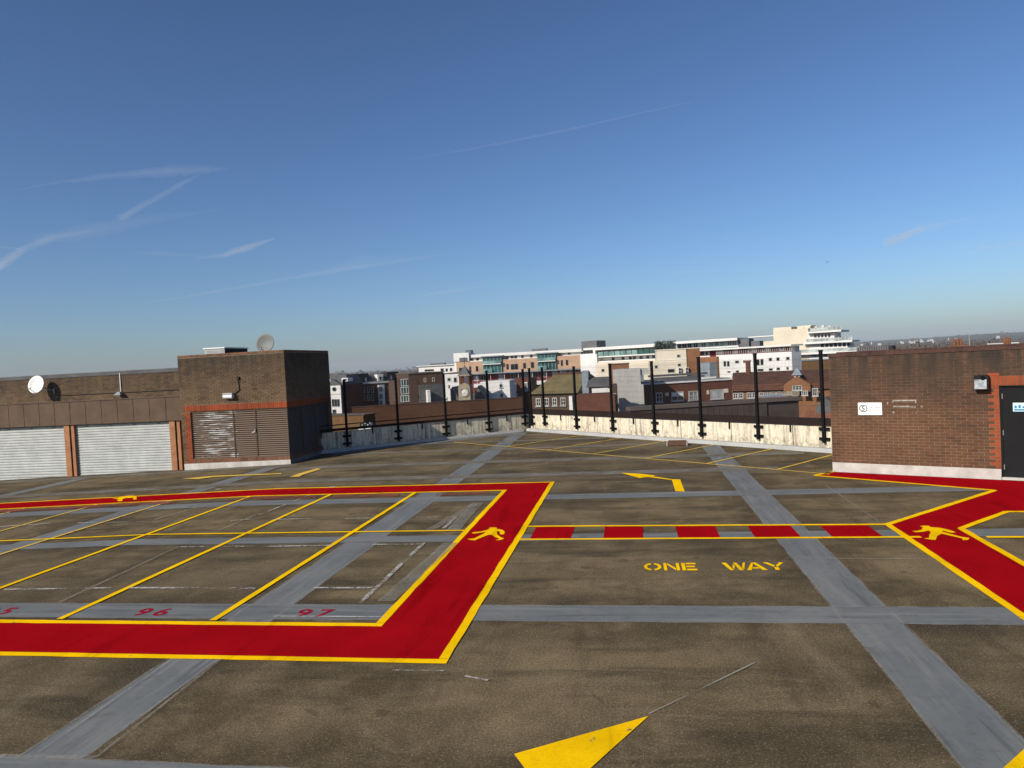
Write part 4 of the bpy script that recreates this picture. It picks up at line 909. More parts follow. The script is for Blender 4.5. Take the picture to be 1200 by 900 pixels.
# --- long store wall
f = Fr.px(408, 62, 612, 67)
u0, u1, zt = band(f, z3, (272, 574), (1029, 528)); _, ue, zt2 = band(f, z4, (80, 508), (655, 484)); zt = (zt + zt2) / 2
h = place('store_building', f, 8, 'long windowless red-brown brick store wall with tiled coping')
wall(f, u0, ue, zt, .5, 'f_wall', h)
MB().box(f, u0 - .05, ue + .05, -.05, .5, zt + .001, zt + .06).build('coping', 'f_brown', h)
f2 = Fr.px(380, 58, 440, 56)
v0, v1, zv = band(f2, z3, (60, 632), (440, 612))
h = place('store_annexe', f2, 2, 'lower ochre brick annexe wall in front of the long store wall')
wall(f2, v0 - 3, v1 - 1.2, zv, 1.5, 'f_ochre', h)
MB().frustum(f2, (v1 - 1.2, v1 + 6, .0, 1.5, GZ), (v1 - 1.2, v1 + 5.6, .0, 1.5, zv - 1.35)).build('wall', 'f_ochre', h)
MB().box(f2, v0 - 3, v1 + .2 - 1.2, -.08, 1.5, zv + .001, zv + .07).build('coping', 'f_cap', h)
f3 = Fr.px(415, 50, 470, 50)
lo = f3.uz(*z3(380, 750))[1]
h = place('annexe_roof', f3, 2, 'flat pink-grey annexe roof carrying the air conditioners', 'building', d=2)
MB().box(f3, f3.uz(*z3(290, 750))[0], f3.uz(*z3(620, 750))[0], 0, 5, GZ, lo).build('roof', 'f_cap', h)
for i, x in enumerate((322, 364)):
    q = rect(f3, z3, (x, 678, x + 40, 712)); q2 = rect(f3, z3, (x - 6, 718, x + 48, 750))
    e = empty('air_conditioner', f3.p((q[0] + q[1]) / 2, 0.5, lo), ('left' if i == 0 else 'right') + ' one of two white air conditioners on the annexe roof', 'air conditioner', 'air conditioners on the annexe roof')
    MB().box(f3, q[0], q[1], 0.2, 0.65, q[2], q[3]).build('casing', 'white', e, bevel=0.02)
    MB().ring(f3.p((q[0] + q[1]) / 2, 0.17, (q[2] + q[3]) / 2), f3.d, 0.2, 0.05, 0.03, 14).build('fan_grille', 'joint', e)
    MB().box(f3, q2[0], q2[1], 0.1, 0.8, lo + .001, q2[3]).build('base_duct', 'white', e)
# --- clock turret and white gables
f = Fr.px(530, 98, 560, 98)
q = rect(f, z4, (168, 395, 272, 520)); 
h = place('clock_turret', f, (q[0] + q[1]) / 2, 'stone clock turret with white dial and open brick cupola', 'clock tower', d=1)
cx, cd = (q[0] + q[1]) / 2, 1.0; hw = (q[1] - q[0]) / 2 * 0.86
MB().box(f, cx - hw, cx + hw, 0, 2 * hw, GZ, q[3] - .35).build('shaft', 'stone', h)
MB().slab(f, [(cx - hw, q[3] - .35), (cx + hw, q[3] - .35), (cx + hw * .8, q[3] + .1), (cx, q[3] + .3), (cx - hw * .8, q[3] + .1)], 0, 2 * hw).build('gable', 'stone', h)
c1, cz = f.uz(*z4(215, 448)); rr = (f.uz(*z4(252, 448))[0] - f.uz(*z4(180, 448))[0]) / 2
MB().ring(f.p(cx, -0.12, cz), f.d, rr, rr * .72, .12, 24).build('dial_rim', 'stone', h)
dl = MB().tube(f.p(cx, -0.05, cz), f.p(cx, -0.01, cz), rr * .72, n=24).build('dial', 'f_white', h)
hd = MB()
for k in range(12):
    t = math.pi * k / 6; p = f.p(cx + math.sin(t) * rr * .56, -0.07, cz + math.cos(t) * rr * .56); hd.tube(p, p + f.d * 0.02, rr * .07, n=5)
hd.build('hour_mark', 'joint', dl); MB().tube(f.p(cx, -0.07, cz), f.p(cx + rr * .35, -0.07, cz + rr * .1), .03, n=5).tube(f.p(cx, -0.07, cz), f.p(cx - rr * .12, -0.07, cz - rr * .45), .03, n=5).build('hand', 'gold', dl)
t0, t1, tz0, tz1 = rect(f, z4, (190, 315, 250, 395)); w2 = (t1 - t0) / 2
for sx in (-1, 1):
    for sy in (0, 1):
        MB().box(f, cx + sx * w2 - .16, cx + sx * w2 + .16, .2 + sy * 1.6, .5 + sy * 1.6, tz0, tz1 - .2).build('cupola_post', 'f_red', h)
MB().box(f, cx - w2 - .3, cx + w2 + .3, 0, 2.2, tz1 - .2, tz1).build('cupola_cornice', 'stone', h)
MB().frustum(f, (cx - w2 - .2, cx + w2 + .2, .05, 2.1, tz1), (cx - .08, cx + .08, .95, 1.1, tz1 + 1.2)).build('cupola_roof', 'f_slate', h)
MB().tube(f.p(cx, 1.0, tz1 + 1.2), f.p(cx, 1.0, f.uz(*z4(213, 180))[1]), .04, n=6).build('finial', 'joint', h)
f = Fr.px(515, 106, 570, 106)
u0, u1, zz = band(f, z4, (62, 312), (185, 305))
h = place('white_gable_house', f, u0 + 1, 'small white rendered house behind the clock turret')
wall(f, u0, u1, zz, 8, 'f_white', h); MB().box(f, u0 - .1, u1 + .1, -.1, 8, zz + .001, zz + .15).build('parapet', 'f_cap', h)
for q in ((90, 338, 118, 366), (138, 335, 165, 375)): window(f, z4, q, h, sill=False)
f = Fr.px(515, 101, 570, 101)
h = place('slate_roof_house', f, 2, 'low house with steep dark slate gables flanking the clock turret')
for (xa, ya), (xb, yb), (xt, yt) in (((70, 512), (178, 506), (120, 408)), ((262, 506), (372, 500), (318, 398))):
    a_, za = f.uz(*z4(xa, ya)); b_, zb2 = f.uz(*z4(xb, yb)); c_, zc = f.uz(*z4(xt, yt))
    MB().slab(f, [(a_, za), (b_, za), (c_, zc)], .6, 7).build('roof', 'f_slate', h); wall(f, a_ + .2, b_ - .2, za - .01, 7, 'f_red', h, d0=.9)
a = rect(f, z4, (95, 420, 117, 508)); ch = MB().box(f, a[0], a[1], -.2, .5, GZ, a[3]).build('chimney', 'f_white', h); MB().tube(f.p((a[0] + a[1]) / 2, .15, a[3]), f.p((a[0] + a[1]) / 2, .15, a[3] + .5), .14, n=8).build('chimney_pot', 'f_otile', ch)
f = Fr.px(560, 104, 600, 104)
h = place('white_twin_house', f, 2, 'pair of plain white rendered gable walls below the apartments')
a = rect(f, z4, (340, 370, 384, 498)); wall(f, a[0], a[1], a[3], 6, 'f_white', h)
a = rect(f, z4, (400, 362, 560, 492)); wall(f, a[0], a[1], a[3], 6, 'f_white', h, d0=.3)
window(Fr(f.p(0, .3, 0), f.u), z4, (483, 385, 508, 412), h); window(Fr(f.p(0, .3, 0), f.u), z4, (490, 458, 512, 488), h)
f = Fr.px(595, 112, 625, 112)
u0, u1, zz = band(f, z4, (560, 350), (715, 340))
h = place('red_bay_house', f, 1, 'red brick house with stacked white bay windows')
wall(f, u0, u1, zz, 8, 'f_red', h)
for q in ((563, 380, 614, 440), (568, 455, 620, 486), (668, 372, 700, 440)):
    a = rect(f, z4, q); MB().box(f, a[0], a[1], -.6, 0, a[2], a[3]).build('bay', 'f_white', h); window(Fr(f.p(0, -.6, 0), f.u), z4, (q[0] + 4, q[1] + 5, q[2] - 4, q[3] - 4), h, cols=3, sill=False)
# --- the long apartment block
f = Fr.px(490, 205, 705, 205)
h = place('apartment_block', f, 30, 'long apartment block with white top storey, buff panels and teal glass bays')
p0, p1, zt = band(f, z4, (280, 168), (1029, 120)); z_or = band(f, z4, (280, 213), (1029, 170))[2]; z_sl = band(f, z4, (140, 322), (1029, 262))[2]; z_lo = z_sl - 4.6
e0 = f.uz(*z4(138, 230))[0]; e1 = f.uz(*z5(335, 250))[0]
wall(f, e0, e1, z_or, 14, 'f_white', h, z0=z_sl, d0=0.8)
MB().box(f, e0, e1, 2.2, 13, z_or, zt - .9).build('top_storey', 'f_white', h)
MB().box(f, e0, e1, 1.2, 14, zt - .85, zt).build('roof_fascia', 'f_white', h)
a = rect(f, z4, (135, 152, 250, 228)); MB().box(f, a[0], a[1], .5, 9, z_or, a[3]).build('stair_head', 'f_white', h)
MB().box(f, a[1] - 1.5, a[1] + .2, 3, 6, a[3] + .002, a[3] + .8).build('roof_plant', 'f_grey', h)
for q in ((160, 218, 368, 300), (490, 195, 775, 285), (895, 168, 1240, 262)):
    a = rect(f, z4, q); MB().box(f, a[0], a[1], 0, .79, z_sl, a[3]).build('buff_panel', 'f_buff', h)
for q in ((180, 262, 235, 306), (255, 252, 273, 296), (305, 250, 325, 292), (535, 234, 555, 278), (568, 234, 625, 278), (662, 226, 685, 270), (720, 220, 745, 266), (945, 205, 963, 250), (983, 203, 1003, 246), (1100, 190, 1118, 232)):
    window(f, z4, q, h, frame='f_grey', sill=False, cols=2 if q[2] - q[0] > 40 else 1)
ft = Fr(f.p(0, 2.2, 0), f.u)
for q in ((265, 192, 285, 212), (308, 190, 330, 212), (535, 176, 553, 196), (568, 174, 590, 194), (595, 173, 617, 193), (648, 168, 666, 190), (715, 166, 733, 188), (930, 148, 948, 166), (1000, 142, 1018, 164), (1100, 138, 1120, 158)):
    window(ft, z4, q, h, frame='f_grey', sill=False)
a = rect(f, z4, (180, 188, 238, 222)); MB().box(f, a[0], a[1], .3, 2.1, z_or + .001, a[3]).build('roof_room', 'f_grey', h)
for q in ((362, 172, 500, 292), (772, 148, 908, 266)):
    a = rect(f, z4, q); bay = MB().box(f, a[0], a[1], -.5, .79, z_sl, a[3] - .3).build('glazed_bay', 'teal', h)
    MB().box(f, a[0] - .4, a[1] + .6, -1.2, 2, a[3] - .29, a[3]).build('bay_roof', 'f_steel', h)
    for k in range(6): u = a[0] + (a[1] - a[0]) * k / 5; MB().box(f, u - .07, u + .07, -.58, -.5, z_sl, a[3] - .3).build('mullion', 'f_steel', bay)
    zm = (z_sl + a[3]) / 2; MB().box(f, a[0], a[1], -1.3, -.59, zm - .1, zm + .1).build('balcony_slab', 'f_white', bay); MB().box(f, a[0], a[1], -1.3, -1.24, zm + .1, zm + 1.0).build('balustrade', 'teal_l', bay)
    MB().box(f, a[0], (a[0] + a[1]) / 2, -1.3, -1.24, z_sl + .1, z_sl + 1.2).build('balustrade', 'teal_l', bay)
MB().box(f, e0 - .5, e1, -1.8, .8, z_sl - .3, z_sl).build('canopy', 'f_steel', h)
wall(f, e0, e1, z_sl - .31, 14, 'f_maroon', h, d0=.4)
fm = Fr(f.p(0, .4, 0), f.u)
for x in (290, 345, 475, 570, 600, 665, 700, 735, 800, 880, 950, 1010, 1080, 1150):
    y = 322 - (x - 290) * .058; window(fm, z4, (x, y, x + 40, y + 42), h, pane='glass_l' if x % 3 else 'glass', cols=2, sill=False)
MB().box(f, e0 + 6, e1, -1.2, -1.1, z_sl - 3.9, z_sl - 3.0).build('balcony_rail', 'f_white', h)
MB().box(f, e0 + 6, e1, -1.2, .4, z_sl - 4.1, z_sl - 3.91).build('balcony_slab', 'f_white', h)
for k in range(9): u = p0 + (e1 - p0) * (k + .3) / 9; MB().tube(f.p(u, -1.0, z_sl - 3.9), f.p(u, -1.0, z_sl - .3), .06, n=6).build('balcony_post', 'f_white', h)
a = rect(f, z4, (710, 118, 822, 136)); MB().box(f, a[0], a[1], 5, 9, zt + .002, a[3]).build('roof_plant', 'f_grey', h)
# low white wing to its left
f = Fr.px(485, 225, 540, 225)
u0, u1, zz = band(f, z3, (775, 262), (1029, 236)); 
h = place('white_wing', f, 5, 'low white flat-roofed wing at the left end of the apartments')
wall(f, u0, u1 + 6, zz, 10, 'f_white', h); MB().box(f, u0 - .5, u1 + 6, -.5, 10, zz + .001, zz + .25).build('roof_slab', 'f_white', h)
for q in ((820, 275, 890, 290), (940, 268, 965, 290), (978, 268, 995, 292), (1010, 265, 1029, 290)): window(f, z3, q, h, sill=False, frame='f_grey')
MB().box(f, u0 + 3, u0 + 8, 3, 5, zz + .26, zz + .9).build('roof_plant', 'f_grey', h)
# white stack + teal balcony building
f = Fr.px(678, 190, 772, 180)
h = place('teal_balcony_block', f, 10, 'pale block with two floors of teal glass balconies and a dark roof box')
u0, u1, zt = band(f, z5, (305, 180), (762, 142)); um = f.uz(*z5(207, 260))[0]; uw = f.uz(*z5(332, 260))[0]
zw = f.uz(*z5(270, 226))[1]; MB().box(f, um, uw, -1.0, 12, GZ, zw).build('stair_tower', 'f_white', h)
a = rect(f, z5, (210, 190, 298, 225)); MB().box(f, a[0], a[1], .5, 6, zw, a[3] + .4).build('roof_room', 'f_white', h); window(Fr(f.p(0, .5, 0), f.u), z5, (214, 194, 290, 222), h, sill=False, frame='f_grey', cols=3)
a = rect(f, z5, (186, 126, 303, 176)); MB().box(f, a[0], a[1], 1, 6, zw + 1, a[3]).build('roof_box', 'f_grey', h)
wall(f, uw, u1, zt - .8, 12, 'f_white', h, d0=1.6)
MB().box(f, u0 - .4, u1, -.6, 13, zt - .75, zt).build('roof_slab', 'f_white', h)
for y0, y1 in (((345, 250), (765, 212)), ((345, 275), (765, 262))):
    a, b, zz = band(f, z5, y0, y1); MB().box(f, uw, u1, -.4, 1.6, zz - .25, zz).build('balcony_slab', 'f_white', h)
a, b, zf1 = band(f, z5, (345, 250), (765, 212))
n = 10
for k in range(n):
    ua = uw + (u1 - uw) * k / n; ub = uw + (u1 - uw) * (k + 1) / n
    MB().box(f, ua + .08, ub - .08, -.38, -.33, zf1 + .02, zf1 + 1.15).build('balustrade', 'teal_l' if k < 7 else 'teal', h)
    MB().box(f, ua + .3, ub - .5, 1.5, 1.6, zf1 + .1, zf1 + 2.1).build('door_glass', 'teal' if k % 3 == 1 else 'glass', h)
for x in (430, 505, 560, 590, 640, 690, 735):
    y = 190 - (x - 430) * .05; window(Fr(f.p(0, 1.6, 0), f.u), z5, (x, y + 60, x + 22, y + 82), h, sill=False, frame='f_grey', pane='teal' if x > 580 else 'glass')
u0b, u1b, zlow = band(f, z5, (345, 275), (770, 262)); wall(f, uw + .01, u1 + 3, zlow - .26, 1.59, 'f_cream', h, d0=-2)
window(Fr(f.p(0, -2, 0), f.u), z5, (352, 335, 376, 360), h, sill=False)
# cream corner block with fans
f = Fr.px(765, 142, 810, 142)
u0, u1, zt = band(f, z5, (770, 198), (990, 190)); h = place('cream_block', f, 3, 'plain cream rendered block with wall-mounted fan units')
wall(f, u0, u1, zt, 9, 'f_cream', h)
MB().box(f, u0 - .1, u1 + .05, -.1, 9, zt + .001, zt + .2).build('parapet', 'f_cream', h)
ul = f.uz(*z5(715, 300))[0]; wall(f, ul, u0 - .01, f.uz(*z5(740, 282))[1], 9, 'f_cream', h)
zs = f.uz(*z5(880, 268))[1]; MB().box(f, u0, u1, -.06, 0, zs - .06, zs + .06).build('string_course', 'f_white', h)
for q in ((920, 227, 946, 251), (925, 295, 952, 320), (752, 308, 778, 334), (850, 335, 906, 366)): window(f, z5, q, h, sill=False)
wall(f, u1 + .01, u1 + 2.6, zt + .1, 6, 'f_orange', h, d0=.2, name='brick_return')
for q in ((930, 328, 952, 348), (930, 350, 952, 370), (984, 325, 1006, 346), (984, 350, 1006, 370)):
    a = rect(f, z5, q); e = MB().box(f, a[0], a[1], -.5, -.02, a[2], a[3]).build('fan_unit', 'white', h); MB().tube(f.p((a[0] + a[1]) / 2, -.56, (a[2] + a[3]) / 2), f.p((a[0] + a[1]) / 2, -.501, (a[2] + a[3]) / 2), (a[1] - a[0]) * .42, n=12).build('fan', 'joint', e)
# roof pergola with planting behind it
f = Fr.px(766, 176, 793, 176); a = rect(f, z5, (757, 128, 908, 190))
h = place('roof_pergola', f, (a[0] + a[1]) / 2, 'green planted pergola on a roof terrace above the cream block', 'pergola')
MB().box(f, a[0], a[1], 0, 6, GZ, a[2]).build('base', 'f_grey', h)
for k in range(6):
    u = a[0] + (a[1] - a[0]) * k / 5; MB().box(f, u - .08, u + .08, 0, .16, a[2], a[3] - .2).build('post', 'f_slate', h)
MB().box(f, a[0] - .3, a[1] + .3, -.1, .25, a[3] - .2, a[3]).build('beam', 'f_slate', h)
lf = MB()
for k in range(700):
    p = f.p(random.uniform(a[0], a[1]), random.uniform(-.3, 2), a[2] + (a[3] - a[2]) * random.random() ** 1.2); q = Vector((random.gauss(0, .22), random.gauss(0, .22), random.gauss(0, .22))); r = Vector((random.gauss(0, .22), random.gauss(0, .22), random.gauss(0, .22))); lf.poly([p, p + q, p + r])
lf.build('foliage', 'leaf', h, 'stuff')
# teal-topped block further right
f = Fr.px(790, 195, 870, 188)
u0, u1, zt = band(f, z6, (12, 196), (470, 165)); h = place('teal_top_block', f, 6, 'low white-roofed block with dark teal glazing beyond the red-panelled one')
wall(f, u0, u1, zt - .7, 12, 'f_white', h, d0=1.5); MB().box(f, u0 - .4, u1 + .3, -.6, 13, zt - .65, zt).build('roof_slab', 'f_white', h)
f1 = Fr(f.p(0, 1.5, 0), f.u)
for x in (20, 60, 100, 145, 205, 262, 305, 345, 400, 435):
    y = 208 - x * .055; window(f1, z6, (x, y, x + 34, y + 40), h, pane='teal' if x in (145, 205, 400, 435) else ('teal_l' if x > 240 else 'glass'), frame='f_white', sill=False, cols=2)
MB().box(f, u0, u1, .2, .3, zt - 3.3, zt - 2.3).build('balustrade', 'teal_l', h)
a = rect(f, z6, (482, 172, 556, 225)); MB().box(f, a[0], a[1], 1, 6, GZ, a[3]).build('side_block', 'f_grey', h); a = rect(f, z6, (556, 190, 630, 225)); MB().box(f, a[0], a[1], 2, 6, GZ, a[3]).build('side_block', 'f_grey', h)
# white block with maroon panels
f = Fr.px(805, 172, 930, 150)
h = place('red_panel_block', f, 9, 'white apartment block with maroon panels beneath an oversailing roof')
u0, u1, zt = band(f, z6, (115, 265), (882, 210)); zb1 = band(f, z6, (330, 300), (870, 268))[2]; uwl = f.uz(*z6(320, 350))[0]; uwr = f.uz(*z6(888, 350))[0]
wall(f, uwl, uwr, zb1, 3, 'f_white', h); wall(f, u0 + .5, uwr - .3, zt - .35, 2.9, 'f_white', h, d0=1.4, z0=zb1 - 2, name='top_storey')
MB().box(f, u0, u1 + .4, -.6, 3.2, zt - .32, zt).build('roof_slab', 'f_white', h)
f1 = Fr(f.p(0, 1.39, 0), f.u)
for q in ((118, 280, 142, 308), (196, 272, 226, 300), (270, 262, 316, 318), (368, 252, 446, 290), (482, 246, 556, 285), (622, 240, 660, 275), (722, 232, 792, 268), (832, 226, 866, 262)):
    a = rect(f1, z6, q); MB().box(f1, a[0], a[1], -.05, 0, max(zb1 + .05, a[2]) if q[0] > 300 else a[2], min(a[3], zt - .4)).build('maroon_panel', 'f_maroon', h)
for q in ((146, 276, 162, 306), (168, 275, 184, 306), (234, 270, 258, 298), (562, 248, 586, 276), (664, 240, 690, 268), (796, 232, 826, 258)): window(f1, z6, q, h, sill=False, frame='f_white')
MB().box(f, uwl, uwr, .05, .1, zb1 + .05, zb1 + .15).box(f, uwl, uwr, .05, .1, zb1 + .8, zb1 + .88).build('balcony_rail', 'f_maroon', h)
n = 40; pk = MB()
for k in range(n): u = uwl + (uwr - uwl) * k / (n - 1); pk.box(f, u - .03, u + .03, .05, .09, zb1 + .15, zb1 + .8)
pk.build('balusters', 'f_white', h, 'stuff')
for q in ((372, 340, 394, 384), (398, 340, 420, 384), (460, 336, 490, 360), (520, 334, 546, 356), (620, 326, 646, 376), (650, 324, 676, 374), (712, 316, 740, 342), (770, 312, 797, 340), (843, 308, 872, 335), (402, 416, 426, 430), (465, 410, 490, 430), (628, 398, 676, 420), (714, 394, 746, 416), (772, 388, 800, 412), (846, 384, 866, 408)): window(f, z6, q, h, sill=False)
a = rect(f, z6, (120, 312, 340, 432)); wall(f, a[0], a[1], a[3], 8, 'f_orange', h, d0=-.6, name='brick_wing')
a = rect(f, z6, (240, 350, 340, 436)); b_ = MB().box(f, a[0], a[1], -3, -.61, GZ, a[3]).build('steel_tank_room', 'f_steel', h)
# cream terraced block
f = Fr.px(900, 262, 1000, 250)
h = place('terraced_block', f, 14, 'tall cream stepped block with sweeping white balconies')
a = rect(f, z7, (42, 102, 306, 260)); zt = a[3]
wall(f, a[0], a[1], zt, 14, 'f_cream', h); MB().box(f, a[0], a[0] + 6, .3, 10, zt + .002, zt + .9).box(f, a[0] + 12, a[1] - 4, 2.1, 10, zt + .002, zt + 1.0).build('roof_plant', 'f_cream', h)
for k in range(5): u = a[0] + 9 + k * 2.2; MB().box(f, u, u + .8, 1, 2, zt + .002, zt + random.uniform(.3, .8)).build('roof_plant', 'f_cream', h)
wall(f, a[0] - 6, a[0] - .01, f.uz(*z7(20, 190))[1], 10, 'f_cream', h, d0=2); MB().box(f, a[0] - 9, a[0] - .02, 1, 9, f.uz(*z7(10, 148))[1] - .4, f.uz(*z7(10, 148))[1]).build('roof_slab', 'f_white', h)
for (x0, ya), (x1, yb), wx, nw, wy in (((306, 122), (560, 104), 500, 5, 148), ((276, 208), (642, 176), 600, 7, 222), ((190, 292), (690, 252), 640, 7, 292)):
    p, q, zz = band(f, z7, (x0, ya), (x1, yb)); p = max(p, a[1] - 1.5) if x0 > 200 else a[1] - 9; MB().box(f, p, q, -2, 12, zz - .6, zz).build('balcony_slab', 'f_white', h)
    ur = f.uz(*z7(wx, wy))[0]; wall(f, a[1] - (6 if x0 < 200 else 0) + .01, ur, zz - .76, 11, 'f_white', h, z0=zz - 5.0, name='storey')
    for k in range(nw):
        x = 348 + (wx - 370) * k / nw + (50 if x0 == 276 else 0) - (10 if x0 < 200 else 0); window(f, z7, (x, wy - 13 - (x - 400) * .03, x + (wx - 370) / nw - 8, wy + 15 - (x - 400) * .03), h, sill=False, frame='f_grey')
    MB().box(f, p + 1, q, -1.9, -1.85, zz + .15, zz + 1.1).build('balustrade', 'rail_glass', h)
    for k in range(8): u = p + 1 + (q - p - 1) * k / 7; MB().tube(f.p(u, -1.95, zz), f.p(u, -1.95, zz + 1.3), .07, n=5).build('rail_post', 'f_white', h)
f1 = Fr.px(925, 205, 975, 205)
a = rect(f1, z7, (186, 338, 445, 420)); h = place('tan_block', f1, a[0] + 5, 'plain tan brick block below the cream stepped one'); wall(f1, a[0], a[1] + 8, a[3], 8, 'f_ochre', h); MB().box(f1, a[0] - .1, a[1] + 8, -.2, 8, a[3] + .002, a[3] + .2).build('parapet', 'f_steel', h)
# --- tile roofed school
f = Fr.px(855, 112, 975, 108)
u0, u1, ze = band(f, z6, (438, 566), (1029, 552)); h = place('school_building', f, 10, 'red tiled school-like building with a gable and cupola')
zr = band(f, z6, (440, 440), (1029, 408))[2]; u2 = u1 + 6; zm = ze + .9
wall(f, u0, u2, ze, 9, 'f_orange', h)
rf = MB().frustum(f, (u0 - .4, u2, -.5, 9.5, ze + .02), (u0 - .4, u2, 4.2, 4.6, zr)).build('roof', 'f_tile', h)
# tile courses stepping up the slope
n = 11
for k in range(n):
    t0 = k / n; zz = ze + .02 + (zr - ze) * t0; dd = -.5 + 4.7 * t0
    MB().box(f, u0 - .4, u2, dd - .06, dd + .12, zz, zz + .07).build('tile_course', 'f_otile' if k < 4 else 'f_tile', rf)
a0, z0_ = f.uz(*z6(830, 520)); a1, _ = f.uz(*z6(1029, 505)); az = f.uz(*z6(925, 452))[1]; am = f.uz(*z6(925, 460))[0]
MB().slab(f, [(a0, ze - .3), (a1, ze - .3), (a1, z0_), (am, az), (a0, z0_)], -1.2, 4).build('gable', 'f_orange', h)
c0, c1, cz0, cz1 = rect(f, z6, (882, 402, 962, 470)); MB().box(f, c0 + .35, c1 - .35, .5, 2.0, cz0 - .5, cz1 - .9).build('cupola', 'f_white', h); MB().frustum(f, (c0, c1, .2, 2.3, cz1 - .89), ((c0 + c1) / 2 - .1, (c0 + c1) / 2 + .1, 1.2, 1.3, cz1 + .1)).build('cupola_roof', 'f_steel', h)
fg = Fr(f.p(0, -1.2, 0), f.u)
for q in ((890, 525, 965, 562),): window(fg, z6, q, h, cols=3, rows=2)
for q in ((960, 565, 1008, 600), (1040, 545, 1085, 605), (890, 568, 930, 600)): window(fg, z6, q, h, cols=3, rows=2)
for x in (445, 485, 548, 588, 640, 684, 728, 772, 816, 856):
    y = 582 - (x - 445) * .035; window(f, z6, (x, y, x + 36, y + (42 if x < 620 else 26)), h, cols=2, rows=2)
a = rect(f, z6, (514, 350, 545, 460)); ch = MB().box(f, a[0], a[1], 3.6, 4.8, zr - 1.5, a[3]).build('chimney', 'f_red', rf); MB().box(f, a[0] - .1, a[1] + .1, 3.5, 4.9, a[3] + .002, a[3] + .2).build('chimney_cap', 'f_otile', h)
# --- brick office with blinds
f = Fr.px(755, 84, 860, 88)
u0, u1, zt = band(f, z5, (675, 456), (1029, 436)); _, ur, zt2 = band(f, z6, (0, 508), (432, 484)); zt = (zt + zt2) / 2
h = place('brick_office', f, 5, 'red brick office with white blinds and ducts on its flat roof')
wall(f, u0, ur, zt, 9, 'f_red', h); MB().box(f, u0 - .1, ur + .1, -.15, 9, zt + .001, zt + .18).build('parapet', 'f_white', h)
MB().box(f, u0, ur, .3, 9, zt + .19, zt + .26).build('roof', 'felt', h)
for q in ((763, 515, 812, 586), (878, 508, 972, 576), (1012, 505, 1080, 572)): window(f, z5, q, h, pane='glass_l' if q[0] > 1000 else 'glass', cols=2, rows=2)
for q in ((108, 566, 186, 636), (274, 556, 372, 626)): window(f, z6, q, h, pane='glass_l', cols=2)
for q in ((878, 508, 972, 544),): a = rect(f, z5, q); MB().box(f, a[0] + .1, a[1] - .1, -.025, -.012, a[2], a[3] - .1).build('blind', 'f_white', h)
for z_, q in ((z6, (374, 550, 406, 580)), (z6, (246, 562, 262, 592)), (z5, (832, 515, 858, 540))): a = rect(f, z_, q); MB().box(f, a[0], a[1], -.08, 0, a[2], a[3]).build('vent', 'f_cream', h)
for k, (x0, y0, x1, y1) in enumerate(((740, 385, 1180, 360), (760, 402, 1150, 385), (800, 420, 1100, 408))):
    p, q, zz = band(f, z5, (x0, y0), (x1, y1), 3.0 + k * -.9); MB().box(f, p, q, 4 - k * 1.2, 4.6 - k * 1.2, zz - .25, zz).build('roof_duct', 'f_grey', h)
a = rect(f, z5, (735, 345, 792, 385)); MB().box(f, a[0], a[1], 5, 7, zt, a[3]).build('roof_plant', 'f_steel', h)
p, q, zz = band(f, z6, (230, 492), (330, 480)); MB().box(f, p, q, .4, .8, zt + .27, zz + .4).build('roof_duct', 'f_white', h)
# --- blank concrete lift wall
f = Fr.px(715, 80, 766, 80)
a = rect(f, z5, (440, 336, 712, 520)); b_ = rect(f, z5, (470, 336, 652, 700)); h = place('concrete_tower', f, a[0] + 2, 'blank pale concrete lift tower beside the brick office')
MB().box(f, b_[0], b_[1], 0, 4, GZ, a[3]).build('wall', 'f_concrete', h); MB().box(f, b_[1] + .006, a[1], .25, 4, a[2] + 2.0, a[3] - .05).build('wall', 'f_concrete', h); MB().box(f, a[0], b_[0] - .006, .15, 4, a[2] + 1.2, a[3] - .03).build('wall', 'f_concrete', h)
a2 = rect(f, z5, (650, 452, 672, 600)); MB().box(f, a2[0], a2[1], -.3, .24, GZ, a2[3]).build('pier', 'f_concrete', h)
q = MB()
for z_ in (1.2, 2.4, 3.6): q.box(f, b_[0] + .02, b_[1] - .02, -.015, 0, a[3] - z_ - .03, a[3] - z_)
q.build('pour_line', 'f_concrete', h)
f1 = Fr.px(700, 110, 760, 110)
a = rect(f1, z5, (420, 302, 560, 345)); h = place('brown_attic', f1, a[0] + 2, 'brown brick attic showing above the concrete tower'); wall(f1, a[0], a[1], a[3], 5, 'f_orange', h); MB().box(f1, a[0] - .1, a[1] + .1, -.1, 5, a[3] + .002, a[3] + .15).build('coping', 'f_cap', h)
# --- mossy roofed house
f = Fr.px(620, 76, 680, 74)
u0, u1, ze = band(f, z4, (722, 462), (1029, 456)); ux = f.uz(*z5(162, 480))[0]; h = place('mossy_roof_house', f, 3, 'brown brick house with mossy tiled roof and four sash windows')
zr = band(f, z4, (735, 350), (1029, 338))[2]
wall(f, u0, ux, ze, 9, 'f_brown', h); rf = MB().frustum(f, (u0 - .1, ux + .3, -.35, 9.2, ze + .02), (u0 + .9, ux - .4, 4.2, 4.8, zr + .3)).build('roof', 'f_moss', h)
for k in range(10):
    t = k / 10; MB().box(f, u0 - .1 + t, ux + .3 - .7 * t, -.35 + 4.55 * t - .03, -.35 + 4.55 * t + .1, ze + .02 + (zr + .28 - ze) * t, ze + .06 + (zr + .28 - ze) * t).build('tile_course', 'f_moss', rf)
MB().box(f, u0 + .9, ux - .4, 4.1, 4.9, zr + .28, zr + .5).build('ridge', 'f_tile', rf)
for q in ((760, 492, 797, 552), (822, 490, 858, 550), (884, 488, 920, 548), (946, 486, 984, 546)): window(f, z4, q, h, cols=2, rows=2)
window(f, z5, (44, 553, 84, 612), h, cols=2, rows=2)
